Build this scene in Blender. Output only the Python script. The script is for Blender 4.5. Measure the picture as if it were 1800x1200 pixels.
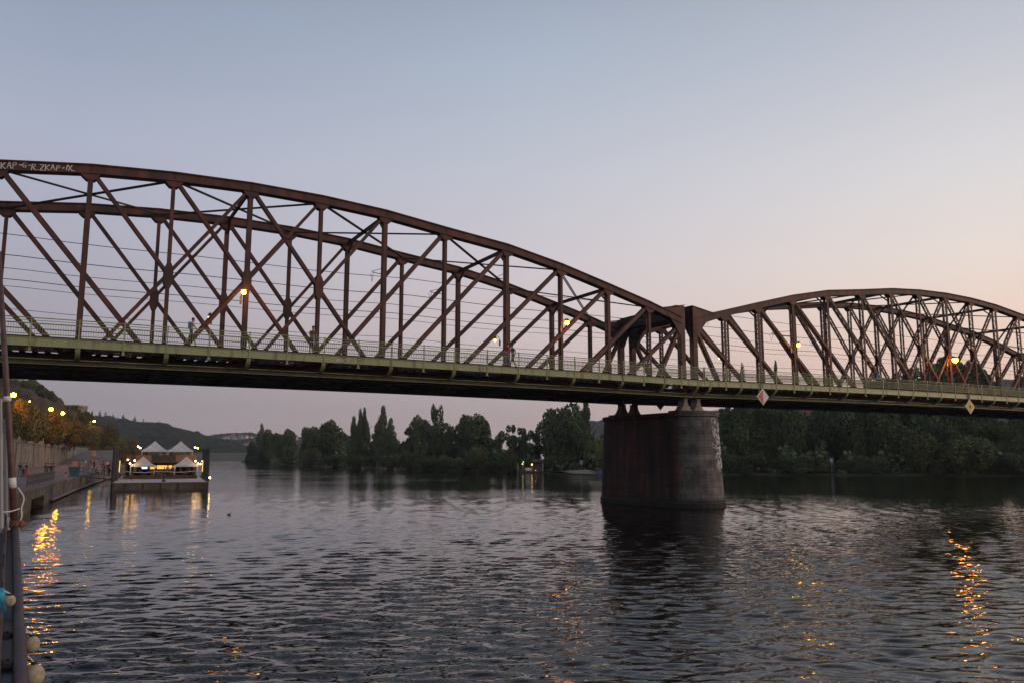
import bpy, bmesh, math, random
import numpy as np
from mathutils import Vector, Matrix, noise as mnoise

for o in list(bpy.data.objects):
    bpy.data.objects.remove(o, do_unlink=True)
scene = bpy.context.scene
COL = scene.collection
R = math.radians

# ------------------------------------------------------------------ camera
CAM = Vector((-9.64, -52.59, 4.2))
YAW, PITCH, FPX = 0.50738, 0.14173, 1408.8          # focal length in pixels of an 1800 px wide picture
cam_data = bpy.data.cameras.new("camera")
cam = bpy.data.objects.new("camera", cam_data)
COL.objects.link(cam)
cam.location = CAM
cam.rotation_euler = (math.pi / 2 + PITCH, 0, -YAW)
cam_data.sensor_width = 36.0
cam_data.lens = FPX / 1800 * 36
cam_data.clip_start = 0.2
cam_data.clip_end = 20000
scene.camera = cam

# ------------------------------------------------------------------ sky and light
SUN_AZ = R(-30)       # direction of the afterglow, measured from +X (along the bridge) towards +Y
SUN_EL = R(1.0)
world = bpy.data.worlds.new("World")
scene.world = world
world.use_nodes = True
wn, wl = world.node_tree.nodes, world.node_tree.links
wn.clear()
def srgb(c): return tuple(((v / 255 + .055) / 1.055) ** 2.4 if v > 10 else v / 255 / 12.92 for v in c)
def wmath(op, a, b=None, c=None):
    n = wn.new('ShaderNodeMath'); n.operation = op
    for i, x in enumerate((a, b, c)):
        if x is None: continue
        if isinstance(x, (int, float)): n.inputs[i].default_value = x
        else: wl.new(x, n.inputs[i])
    return n.outputs[0]
geo = wn.new('ShaderNodeTexCoord')
sepd = wn.new('ShaderNodeSeparateXYZ'); wl.new(geo.outputs['Generated'], sepd.inputs[0])
elev = wmath('DIVIDE', wmath('ARCSINE', sepd.outputs['Z']), R(90))                     # 0 horizon .. 1 zenith
hor = wmath('SQRT', wmath('MAXIMUM', wmath('SUBTRACT', 1.0, wmath('POWER', sepd.outputs['Z'], 2.0)), 1e-4))
toward = wmath('DIVIDE', wmath('ADD', wmath('MULTIPLY', sepd.outputs['X'], math.cos(SUN_AZ)), wmath('MULTIPLY', sepd.outputs['Y'], math.sin(SUN_AZ))), hor)
def sky_ramp(stops, gain=1.0):
    n = wn.new('ShaderNodeValToRGB'); wl.new(elev, n.inputs[0]); el = n.color_ramp.elements
    for i, (e, c) in enumerate(stops):
        k = el[i] if i < 2 else el.new(e / 90)
        k.position = e / 90; k.color = (*[v * gain for v in srgb(c)], 1)
    return n.outputs[0]
# dusk sky: elevation in degrees, colour of the air there
far_side = sky_ramp([(0, (143,137,143)), (90, (46,54,72)), (4, (149,143,150)), (9, (161,156,167)), (14, (166,166,181)), (20, (163,169,188)), (26, (145,156,176)), (45, (82,94,116))])
across = sky_ramp([(0, (174,156,156)), (90, (46,54,72)), (3, (178,163,164)), (9, (202,188,189)), (14, (196,190,197)), (20, (183,186,198)), (28, (160,172,189)), (45, (88,100,120))])
near_glow = sky_ramp([(0, (226,182,162)), (90, (48,56,74)), (3, (230,192,174)), (7, (238,206,187)), (12.5, (226,213,205)), (18, (210,207,209)), (26, (180,184,195)), (45, (100,108,124))])
glow = sky_ramp([(0, (255,176,108)), (90, (48,56,74)), (4, (255,196,136)), (10, (250,214,178)), (20, (222,212,204)), (35, (176,180,190)), (55, (130,142,164))], 1.7)
def blend(f0, f1, a, b):
    mr = wn.new('ShaderNodeMapRange'); mr.interpolation_type = 'LINEAR'; mr.clamp = True
    mr.inputs[1].default_value = f0; mr.inputs[2].default_value = f1; wl.new(toward, mr.inputs[0])
    mx = wn.new('ShaderNodeMix'); mx.data_type = 'RGBA'; wl.new(mr.outputs[0], mx.inputs[0]); wl.new(a, mx.inputs[6]); wl.new(b, mx.inputs[7])
    return mx.outputs[2]
col = blend(-.52, -.02, far_side, across)
col = blend(-.02, .5, col, near_glow)
col = blend(.55, 1.0, col, glow)
bg = wn.new('ShaderNodeBackground')
bg.inputs['Strength'].default_value = 1.0
wl.new(col, bg.inputs['Color'])
# thin physical sky added on top for the scattering around the set sun
sky = wn.new('ShaderNodeTexSky')
sky.sky_type = 'NISHITA'
sky.sun_disc = False
sky.sun_elevation = SUN_EL
sky.sun_rotation = math.pi / 2 - SUN_AZ
sky.dust_density = 1.6
bg2 = wn.new('ShaderNodeBackground'); bg2.inputs['Strength'].default_value = 0.008
wl.new(sky.outputs[0], bg2.inputs['Color'])
addb = wn.new('ShaderNodeAddShader'); wl.new(bg.outputs[0], addb.inputs[0]); wl.new(bg2.outputs[0], addb.inputs[1])
wout = wn.new('ShaderNodeOutputWorld')
wl.new(addb.outputs[0], wout.inputs['Surface'])

sun_data = bpy.data.lights.new("sun", 'SUN')
sun_data.energy = 0.5
sun_data.angle = R(25)
sun_data.color = (1.0, 0.72, 0.52)
sun = bpy.data.objects.new("sun", sun_data)
COL.objects.link(sun)
sd = Vector((math.cos(SUN_AZ) * math.cos(R(6)), math.sin(SUN_AZ) * math.cos(R(6)), math.sin(R(6))))
sun.rotation_euler = (-sd).to_track_quat('-Z', 'Y').to_euler()

scene.view_settings.view_transform = 'Standard'
scene.view_settings.look = 'None'
scene.view_settings.exposure = 0.22
scene.view_settings.gamma = 1.0
scene.cycles.sample_clamp_indirect = 14.0
scene.cycles.max_bounces = 6

# ------------------------------------------------------------------ helpers
def ray(px, py):
    u, w = (px - 900) / FPX, -(py - 600) / FPX
    cp, sp, cy, sy = math.cos(PITCH), math.sin(PITCH), math.cos(YAW), math.sin(YAW)
    y, z = cp - w * sp, sp + w * cp
    return Vector((u * cy + y * sy, -u * sy + y * cy, z))
def at_z(px, py, z):
    r = ray(px, py); return CAM + r * ((z - CAM.z) / r.z)
def at_y(px, py, y):
    r = ray(px, py); return CAM + r * ((y - CAM.y) / r.y)
def at_d(px, py, d):
    """point at horizontal distance d along the direction of the sight line"""
    r = ray(px, py); return CAM + r * (d / math.hypot(r.x, r.y))

def tag(o, label=None, cat=None, group=None, kind=None):
    if label: o['label'] = label
    if cat: o['category'] = cat
    if group: o['group'] = group
    if kind: o['kind'] = kind
    return o
def empty(name, loc, rz=0.0):
    o = bpy.data.objects.new(name, None); COL.objects.link(o)
    o.empty_display_size = 0.5
    o.location = loc; o.rotation_euler = (0, 0, rz)
    return o
def smooth_pts(P, n=6):
    P = [Vector(p) for p in P]; Q = [P[0]*2 - P[1]] + P + [P[-1]*2 - P[-2]]; out = []
    for i in range(1, len(Q) - 2):
        for k in range(n):
            t = k / n; a, b, c, d = Q[i-1], Q[i], Q[i+1], Q[i+2]
            out.append(.5*((2*b) + (c-a)*t + (2*a - 5*b + 4*c - d)*t*t + (3*b - a - 3*c + d)*t**3))
    return out + [P[-1]]
def children(o):
    return [c for c in bpy.data.objects if c.parent == o]
def copy_tree(o, parent=None):
    c = o.copy(); COL.objects.link(c)
    if parent: c.parent = parent
    for ch in children(o): copy_tree(ch, c)
    return c

class MB:
    def __init__(self): self.v, self.f, self.m = [], [], []
    def quadbox(self, P, mi=0):
        n = len(self.v); self.v += [tuple(p) for p in P]
        for q in ((0,3,2,1),(4,5,6,7),(0,1,5,4),(1,2,6,5),(2,3,7,6),(3,0,4,7)):
            self.f.append(tuple(n + i for i in q)); self.m.append(mi)
    def box(self, c, s, mi=0, rz=0.0):
        ca, sa = math.cos(rz), math.sin(rz); P = []
        for dz in (-.5, .5):
            for dx, dy in ((-.5,-.5),(.5,-.5),(.5,.5),(-.5,.5)):
                x, y = dx * s[0], dy * s[1]
                P.append((c[0] + x * ca - y * sa, c[1] + x * sa + y * ca, c[2] + dz * s[2]))
        self.quadbox(P, mi)
    def beam(self, a, b, w, h, up=(0, 0, 1), mi=0):
        a, b, up = Vector(a), Vector(b), Vector(up)
        d = (b - a).normalized()
        s = d.cross(up)
        if s.length < 1e-6: s = d.cross(Vector((1, 0, 0)))
        s.normalize(); u = s.cross(d).normalized()
        P = []
        for p in (a, b):
            for x, y in ((-.5,-.5),(.5,-.5),(.5,.5),(-.5,.5)):
                P.append(p + s * (x * w) + u * (y * h))
        self.quadbox(P, mi)
    def tube(self, pts, r, n=8, mi=0, cap=True):
        pts = [Vector(p) for p in pts]; rings = []
        rr = r if isinstance(r, (list, tuple)) else [r] * len(pts)
        prev = None
        for i, p in enumerate(pts):
            d = (pts[min(i + 1, len(pts) - 1)] - pts[max(i - 1, 0)]).normalized()
            if prev is None:
                s = d.cross(Vector((0, 0, 1)))
                if s.length < 1e-3: s = d.cross(Vector((1, 0, 0)))
            else: s = prev - d * prev.dot(d)
            s.normalize(); prev = s; u = d.cross(s)
            k = len(self.v)
            for j in range(n):
                a = 2 * math.pi * j / n
                self.v.append(tuple(p + (s * math.cos(a) + u * math.sin(a)) * rr[i]))
            rings.append(k)
        for i in range(len(pts) - 1):
            for j in range(n):
                self.f.append((rings[i] + j, rings[i] + (j + 1) % n, rings[i + 1] + (j + 1) % n, rings[i + 1] + j)); self.m.append(mi)
        if cap:
            self.f.append(tuple(rings[0] + j for j in reversed(range(n)))); self.m.append(mi)
            self.f.append(tuple(rings[-1] + j for j in range(n))); self.m.append(mi)
    def loft(self, loops, mi=0, cap0=True, cap1=True):
        st = []
        for L in loops:
            st.append(len(self.v)); self.v += [tuple(p) for p in L]
        n = len(loops[0])
        for a, b in zip(st, st[1:]):
            for j in range(n):
                self.f.append((a + j, a + (j + 1) % n, b + (j + 1) % n, b + j)); self.m.append(mi)
        if cap0: self.f.append(tuple(st[0] + j for j in reversed(range(n)))); self.m.append(mi)
        if cap1: self.f.append(tuple(st[-1] + j for j in range(n))); self.m.append(mi)
    def prism(self, poly, y0, y1, mi=0):
        """polygon in XZ extruded from y0 to y1"""
        self.loft([[(x, y0, z) for x, z in poly], [(x, y1, z) for x, z in poly]], mi)
    def ball(self, c, r, n=10, m=7, sz=1.0, mi=0):
        loops = []
        for i in range(1, m):
            t = math.pi * i / m
            loops.append([(c[0] + r * math.sin(t) * math.cos(2*math.pi*j/n), c[1] + r * math.sin(t) * math.sin(2*math.pi*j/n), c[2] - r * sz * math.cos(t)) for j in range(n)])
        self.loft(loops, mi)
    def build(self, name, mats, parent=None, smooth=False, origin=None):
        me = bpy.data.meshes.new(name)
        off = Vector(origin) if origin is not None else Vector((0, 0, 0))
        me.from_pydata([(p[0]-off.x, p[1]-off.y, p[2]-off.z) for p in self.v], [], self.f)
        if not isinstance(mats, (list, tuple)): mats = [mats]
        for m_ in mats: me.materials.append(m_)
        if len(mats) > 1: me.polygons.foreach_set('material_index', self.m)
        if smooth: me.polygons.foreach_set('use_smooth', [True] * len(me.polygons))
        me.update()
        o = bpy.data.objects.new(name, me); COL.objects.link(o)
        if parent is not None: o.parent = parent
        elif origin is not None: o.location = off
        return o

# ------------------------------------------------------------------ materials
def new_mat(name):
    m = bpy.data.materials.new(name); m.use_nodes = True
    return m, m.node_tree.nodes, m.node_tree.links, m.node_tree.nodes['Principled BSDF']
def mat(name, c1, c2=None, scale=2.0, rough=0.7, detail=6.0, bump=0.0, stretch=(1,1,1), coord='Object', c3=None, scale3=0.3, metallic=0.0, lo=0.35, hi=0.65, spec=0.5):
    m, n, l, b = new_mat(name)
    b.inputs['Roughness'].default_value = rough
    b.inputs['Metallic'].default_value = metallic
    b.inputs['Specular IOR Level'].default_value = spec
    if c2 is None:
        b.inputs['Base Color'].default_value = (*c1, 1); 
        return m
    tc = n.new('ShaderNodeTexCoord'); mp = n.new('ShaderNodeMapping'); nz = n.new('ShaderNodeTexNoise')
    mp.inputs['Scale'].default_value = stretch
    l.new(tc.outputs[coord], mp.inputs['Vector']); l.new(mp.outputs[0], nz.inputs['Vector'])
    nz.inputs['Scale'].default_value = scale; nz.inputs['Detail'].default_value = detail
    rp = n.new('ShaderNodeValToRGB')
    rp.color_ramp.elements[0].color = (*c1, 1); rp.color_ramp.elements[1].color = (*c2, 1)
    rp.color_ramp.elements[0].position = lo; rp.color_ramp.elements[1].position = hi
    l.new(nz.outputs['Fac'], rp.inputs['Fac'])
    out = rp.outputs[0]
    if c3 is not None:
        n3 = n.new('ShaderNodeTexNoise'); n3.inputs['Scale'].default_value = scale3; n3.inputs['Detail'].default_value = 4
        l.new(mp.outputs[0], n3.inputs['Vector'])
        r3 = n.new('ShaderNodeValToRGB'); r3.color_ramp.elements[0].position = .5; r3.color_ramp.elements[1].position = .68
        r3.color_ramp.elements[0].color = (0,0,0,1); r3.color_ramp.elements[1].color = (1,1,1,1)
        l.new(n3.outputs['Fac'], r3.inputs['Fac'])
        mx = n.new('ShaderNodeMix'); mx.data_type = 'RGBA'
        l.new(r3.outputs[0], mx.inputs[0]); l.new(out, mx.inputs[6]); mx.inputs[7].default_value = (*c3, 1)
        out = mx.outputs[2]
    l.new(out, b.inputs['Base Color'])
    if bump:
        bp = n.new('ShaderNodeBump'); bp.inputs['Strength'].default_value = bump; bp.inputs['Distance'].default_value = 0.05
        l.new(nz.outputs['Fac'], bp.inputs['Height']); l.new(bp.outputs[0], b.inputs['Normal'])
    return m
def emit(name, col, s):
    m, n, l, b = new_mat(name)
    b.inputs['Base Color'].default_value = (*col, 1)
    b.inputs['Emission Color'].default_value = (*col, 1)
    b.inputs['Emission Strength'].default_value = s
    return m
def leaf_mat(name, dark, light):
    m, n, l, b = new_mat(name)
    tc = n.new('ShaderNodeTexCoord'); nz = n.new('ShaderNodeTexNoise'); oi = n.new('ShaderNodeObjectInfo')
    nz.inputs['Scale'].default_value = 0.55; nz.inputs['Detail'].default_value = 5
    l.new(tc.outputs['Object'], nz.inputs['Vector'])
    rp = n.new('ShaderNodeValToRGB'); rp.color_ramp.elements[0].position = .36; rp.color_ramp.elements[1].position = .66
    rp.color_ramp.elements[0].color = (*dark, 1); rp.color_ramp.elements[1].color = (*light, 1)
    l.new(nz.outputs['Fac'], rp.inputs['Fac'])
    hs = n.new('ShaderNodeHueSaturation')
    mr = n.new('ShaderNodeMapRange'); mr.inputs[3].default_value = .75; mr.inputs[4].default_value = 1.25
    l.new(oi.outputs['Random'], mr.inputs[0]); l.new(mr.outputs[0], hs.inputs['Value'])
    l.new(rp.outputs[0], hs.inputs['Color']); l.new(hs.outputs[0], b.inputs['Base Color'])
    b.inputs['Roughness'].default_value = .8; b.inputs['Specular IOR Level'].default_value = .15
    return m

M = {}
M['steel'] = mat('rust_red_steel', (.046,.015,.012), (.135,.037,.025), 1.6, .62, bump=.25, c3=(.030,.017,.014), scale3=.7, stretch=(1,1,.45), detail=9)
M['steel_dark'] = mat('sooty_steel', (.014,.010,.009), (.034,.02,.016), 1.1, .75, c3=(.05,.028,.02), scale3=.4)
M['soot_shade'] = mat('sooted_shaded_lower_steel', (.011,.009,.007), (.03,.022,.017), 1.1, .8, c3=(.026,.015,.011), scale3=.4)  # sooty steel, darkened further to paint in shade under the footway
M['green'] = mat('faded_green_paint', (.235,.275,.125), (.335,.365,.185), 1.6, .42, c3=(.12,.10,.06), scale3=1.6, stretch=(1,1,.18), detail=9, lo=.28, hi=.7)
M['green_dark'] = mat('sooty_shaded_green_paint', (.045,.05,.03), (.085,.09,.055), 1.5, .6, c3=(.06,.04,.028), scale3=.8)  # darker copy of the green: soot plus painted shade on the webs
M['dark_rail'] = mat('dark_rail_steel', (.02,.015,.012), (.04,.03,.025), 4, .6)
M['plank'] = mat('timber_plank', (.018,.015,.012), (.04,.033,.026), 3, .85, stretch=(1,8,1))
M['pale_cast'] = mat('weathered_cast_iron', (.16,.13,.11), (.28,.24,.2), 3, .7)
M['wire'] = mat('dark_wire', (.03,.03,.035), None, rough=.5)
M['white_paint'] = mat('chalky_white_paint', (.55,.52,.5), (.75,.72,.7), 6, .7)
M['lamp_glow_strong'] = emit('bright_sodium_glow', (1.0,.31,.005), 115)
M['lamp_glow_mild'] = emit('mild_sodium_glow', (1.0,.33,.012), 50)
M['lamp_glow'] = emit('sodium_glow', (1.0,.31,.009), 80)
M['lamp_glow_pale'] = emit('pale_sodium_glow', (1.0,.50,.012), 80)
M['street_glow'] = emit('street_sodium_glow', (1.0,.27,.003), 330)
M['bulb'] = emit('warm_bulb', (1.0,.55,.16), 26)
M['landing_glow'] = emit('landing_glow', (1.0,.55,.15), 5)
M['far_glow'] = emit('far_lamp_glow', (1.0,.55,.05), 12)
M['strip_glow'] = emit('yellow_strip_glow', (1.0,.6,.16), 1.0)
M['bar_glow'] = emit('amber_bar_glow', (1.0,.5,.1), 1.1)
M['screen_glow'] = emit('blue_screen_glow', (.3,.4,1.0), 3.0)
M['green_glow'] = emit('green_signal_glow', (.06,.9,.3), 4)
M['lamp_metal'] = mat('lamp_metal', (.1,.09,.08), (.16,.15,.13), 4, .5)
M['pole_grey'] = mat('galvanised_pole', (.25,.25,.24), (.34,.33,.32), 3, .45)
M['stone_wall'] = mat('embankment_stone', (.15,.125,.1), (.26,.22,.18), .9, .9, c3=(.10,.085,.07), scale3=.25, bump=.4)
M['quay_stone'] = mat('quay_stone', (.09,.072,.052), (.2,.16,.12), .9, .9, c3=(.05,.042,.033), scale3=.3, bump=.4)
M['paving'] = mat('pink_grey_paving', (.12,.097,.085), (.2,.165,.147), .6, .85, c3=(.1,.085,.075), scale3=.2)
M['grass'] = mat('bank_grass', (.035,.042,.02), (.075,.075,.04), .5, .95)
M['sand'] = mat('bank_sand', (.16,.14,.1), (.24,.21,.16), .8, .95)
M['rock'] = mat('dry_rock_slope', (.028,.017,.011), (.095,.058,.034), .12, .95, c3=(.03,.03,.017), scale3=.05, bump=1.0, detail=9)
M['bark'] = mat('bark', (.045,.035,.028), (.08,.065,.05), 3, .95)
M['leaf'] = leaf_mat('deep_green_leaves', (.044,.068,.033), (.145,.185,.088))
M['leaf_poplar'] = leaf_mat('poplar_leaves', (.048,.072,.038), (.145,.18,.09))
M['leaf_light'] = leaf_mat('willow_leaves', (.07,.09,.035), (.17,.19,.075))
M['leaf_town'] = leaf_mat('lamplit_tree_leaves', (.085,.075,.028), (.25,.2,.07))  # warm, raised leaf colour paints in the orange lamplight
M['forest'] = None
M['plaster'] = mat('pale_plaster', (.5,.45,.4), (.62,.56,.5), .5, .85)
M['plaster_grey'] = mat('grey_plaster', (.3,.3,.3), (.4,.39,.38), .5, .85)
M['roof_tile'] = mat('roof_tile', (.12,.05,.035), (.2,.09,.06), 1, .85)
M['window_glass'] = mat('window_glass', (.03,.035,.045), None, rough=.12)
M['canvas'] = mat('white_canvas', (.5,.47,.45), (.64,.6,.57), .9, .8, bump=.5)
M['hull_brown'] = mat('barge_hull', (.10,.075,.055), (.17,.13,.1), 1.2, .7, c3=(.07,.05,.04))
M['deck_pale'] = mat('pale_deck', (.42,.37,.34), (.54,.48,.45), 1.5, .7)
M['wood_orange'] = mat('orange_wood', (.3,.13,.05), (.42,.19,.08), 3, .6, stretch=(6,1,1))
M['wood_dark'] = mat('dark_wood', (.06,.035,.025), (.11,.065,.045), 3, .7)
M['pile_dark'] = mat('dark_mooring_pile', (.035,.035,.034), (.07,.065,.06), 2, .7)
M['red_paint'] = mat('sign_red', (.5,.06,.035), (.72,.09,.05), 3, .5, c3=(.4,.08,.05), scale3=2, stretch=(1,1,.4))
M['sign_white'] = mat('sign_white', (.55,.51,.45), (.78,.74,.68), 3, .5, c3=(.42,.36,.28), scale3=2, stretch=(1,1,.4))
M['sign_yellow'] = mat('sign_yellow', (.6,.33,.03), (.8,.48,.06), 3, .5, c3=(.45,.26,.05), scale3=2, stretch=(1,1,.4))
M['sign_blue'] = mat('sign_blue', (.06,.1,.35), None, rough=.5)
M['black'] = mat('black_paint', (.012,.012,.012), None, rough=.6)
M['skin'] = mat('skin', (.42,.24,.17), None, rough=.6)
M['hair'] = mat('brown_hair', (.04,.025,.018), None, rough=.6)
for k_, c_ in dict(lavender=(.4,.36,.45), navy=(.025,.03,.06), denim=(.08,.12,.22), black_cloth=(.015,.015,.018), brown_cloth=(.1,.06,.045), red_cloth=(.45,.03,.04), white_cloth=(.6,.58,.56), sky_cloth=(.25,.4,.6), teal_cloth=(.05,.14,.15), pink_cloth=(.5,.28,.3), khaki=(.2,.16,.1), grey_cloth=(.15,.15,.16)).items():
    M[k_] = mat(k_, c_, tuple(x * 1.3 for x in c_), 8, .85)
M['mast_brown'] = mat('maroon_mast', (.075,.035,.03), (.13,.065,.055), 3, .5, c3=(.055,.035,.03), scale3=1.2)
M['rail_maroon'] = mat('maroon_rail', (.03,.016,.018), (.075,.04,.042), 3, .55, c3=(.03,.022,.02), scale3=1.5)
M['rope'] = mat('white_rope', (.6,.56,.5), (.75,.7,.64), 20, .8)
M['fender'] = mat('cream_fender', (.36,.3,.19), (.52,.45,.3), 6, .55, c3=(.2,.16,.11), scale3=6)
M['tarp'] = mat('grey_tarpaulin', (.22,.21,.2), (.33,.31,.3), 1.5, .7, bump=.4)
M['boat_dark'] = mat('dark_boat_hull', (.009,.011,.011), (.028,.028,.026), 1.5, .5)
M['turquoise'] = mat('turquoise_sheet', (.0,.28,.42), (.02,.36,.5), 3, .5)
M['rust'] = mat('rusty_iron', (.14,.05,.025), (.22,.09,.045), 8, .8)
M['tape_white'] = mat('white_tape', (.7,.68,.66), None, rough=.6)
M['bin_teal'] = mat('teal_bin', (.03,.08,.1), (.05,.11,.13), 4, .6)
M['barrier_orange'] = mat('orange_barrier', (.55,.2,.07), (.62,.25,.1), 4, .6)
M['duck'] = mat('duck_feathers', (.03,.025,.02), (.08,.06,.05), 10, .8)

# pier masonry: dark stone, vertical rust staining, a nose painted paler as light falls on it
def pier_mat():
    m, n, l, b = new_mat('pier_masonry')
    tc = n.new('ShaderNodeTexCoord'); mp = n.new('ShaderNodeMapping'); mp.inputs['Scale'].default_value = (1.2, 1.2, .12)
    nz = n.new('ShaderNodeTexNoise'); nz.inputs['Scale'].default_value = 1.3; nz.inputs['Detail'].default_value = 7
    l.new(tc.outputs['Object'], mp.inputs['Vector']); l.new(mp.outputs[0], nz.inputs['Vector'])
    rp = n.new('ShaderNodeValToRGB')
    rp.color_ramp.elements[0].color = (.017,.009,.0075,1); rp.color_ramp.elements[0].position = .3
    rp.color_ramp.elements[1].color = (.12,.037,.025,1); rp.color_ramp.elements[1].position = .7
    e = rp.color_ramp.elements.new(.5); e.color = (.045,.021,.016,1)
    l.new(nz.outputs['Fac'], rp.inputs['Fac'])
    sp = n.new('ShaderNodeSeparateXYZ'); l.new(tc.outputs['Object'], sp.inputs[0])
    n2 = n.new('ShaderNodeTexNoise'); n2.inputs['Scale'].default_value = .9; n2.inputs['Detail'].default_value = 6
    l.new(tc.outputs['Object'], n2.inputs['Vector'])
    # mostly skylight on the nose, painted in as paler grey, ragged edge
    ad = n.new('ShaderNodeMath'); ad.operation = 'MULTIPLY_ADD'; ad.inputs[1].default_value = 1.5; l.new(n2.outputs['Fac'], ad.inputs[0]); l.new(sp.outputs['Y'], ad.inputs[2])
    mr = n.new('ShaderNodeMapRange'); mr.inputs[1].default_value = -4.3; mr.inputs[2].default_value = -5.0; l.new(ad.outputs[0], mr.inputs[0])
    mx = n.new('ShaderNodeMix'); mx.data_type = 'RGBA'
    l.new(mr.outputs[0], mx.inputs[0]); l.new(rp.outputs[0], mx.inputs[6])
    r2 = n.new('ShaderNodeValToRGB'); r2.color_ramp.elements[0].color = (.075,.066,.058,1); r2.color_ramp.elements[1].color = (.21,.19,.17,1)
    r2.color_ramp.elements[0].position = .35; r2.color_ramp.elements[1].position = .65
    l.new(n2.outputs['Fac'], r2.inputs['Fac']); l.new(r2.outputs[0], mx.inputs[7])
    # algae and wet stain just above the water, mortar courses and block-to-block variation
    wt = n.new('ShaderNodeMath'); wt.operation = 'MULTIPLY_ADD'; wt.inputs[1].default_value = -1.1; l.new(n2.outputs['Fac'], wt.inputs[0]); l.new(sp.outputs['Z'], wt.inputs[2])
    mw = n.new('ShaderNodeMapRange'); mw.inputs[1].default_value = .35; mw.inputs[2].default_value = -.1; l.new(wt.outputs[0], mw.inputs[0])
    m2 = n.new('ShaderNodeMix'); m2.data_type = 'RGBA'; l.new(mw.outputs[0], m2.inputs[0]); l.new(mx.outputs[2], m2.inputs[6]); m2.inputs[7].default_value = (.02,.02,.014,1)
    out_col = m2.outputs[2]
    # coursed blocks as bump
    br = n.new('ShaderNodeTexBrick'); br.inputs['Scale'].default_value = 1.0
    br.inputs['Brick Width'].default_value = 1.3; br.inputs['Row Height'].default_value = .55; br.inputs['Mortar Size'].default_value = .02
    cv = n.new('ShaderNodeCombineXYZ'); sm = n.new('ShaderNodeMath'); l.new(sp.outputs['X'], sm.inputs[0]); l.new(sp.outputs['Y'], sm.inputs[1])
    l.new(sm.outputs[0], cv.inputs[0]); l.new(sp.outputs['Z'], cv.inputs[1]); l.new(cv.outputs[0], br.inputs['Vector'])
    br.inputs['Color1'].default_value = (1,1,1,1); br.inputs['Color2'].default_value = (.62,.62,.62,1); br.inputs['Mortar'].default_value = (.45,.45,.45,1)
    mm = n.new('ShaderNodeMix'); mm.data_type = 'RGBA'; mm.blend_type = 'MULTIPLY'; mm.inputs[0].default_value = 1
    l.new(out_col, mm.inputs[6]); l.new(br.outputs['Color'], mm.inputs[7]); l.new(mm.outputs[2], b.inputs['Base Color'])
    bp = n.new('ShaderNodeBump'); bp.inputs['Strength'].default_value = .6; bp.inputs['Distance'].default_value = .05; bp.invert = True
    l.new(br.outputs['Fac'], bp.inputs['Height']); l.new(bp.outputs[0], b.inputs['Normal'])
    b.inputs['Roughness'].default_value = .85
    return m
M['pier'] = pier_mat()
def forest_mat():
    m, n, l, b = new_mat('forest_canopy')
    tc = n.new('ShaderNodeTexCoord'); vo = n.new('ShaderNodeTexVoronoi'); vo.inputs['Scale'].default_value = .11; vo.inputs['Randomness'].default_value = 1
    nz = n.new('ShaderNodeTexNoise'); nz.inputs['Scale'].default_value = .012; nz.inputs['Detail'].default_value = 6
    l.new(tc.outputs['Object'], vo.inputs['Vector']); l.new(tc.outputs['Object'], nz.inputs['Vector'])
    rp = n.new('ShaderNodeValToRGB'); rp.color_ramp.elements[0].color = (.014,.02,.016,1); rp.color_ramp.elements[1].color = (.042,.048,.03,1)
    mx = n.new('ShaderNodeMath'); mx.operation = 'ADD'; l.new(nz.outputs['Fac'], mx.inputs[0])
    sp = n.new('ShaderNodeSeparateColor'); l.new(vo.outputs['Color'], sp.inputs[0])
    ml = n.new('ShaderNodeMath'); ml.operation = 'MULTIPLY_ADD'; l.new(sp.outputs[0], ml.inputs[0]); ml.inputs[1].default_value = .5; ml.inputs[2].default_value = -.25
    l.new(ml.outputs[0], mx.inputs[1]); l.new(mx.outputs[0], rp.inputs['Fac'])
    rp.color_ramp.elements[0].position = .25; rp.color_ramp.elements[1].position = .75
    l.new(rp.outputs[0], b.inputs['Base Color'])
    bp = n.new('ShaderNodeBump'); bp.inputs['Strength'].default_value = 1; bp.inputs['Distance'].default_value = 5; bp.invert = True
    l.new(vo.outputs['Distance'], bp.inputs['Height']); l.new(bp.outputs[0], b.inputs['Normal'])
    b.inputs['Roughness'].default_value = 1; b.inputs['Specular IOR Level'].default_value = .05
    return m
M['forest'] = forest_mat()

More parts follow.
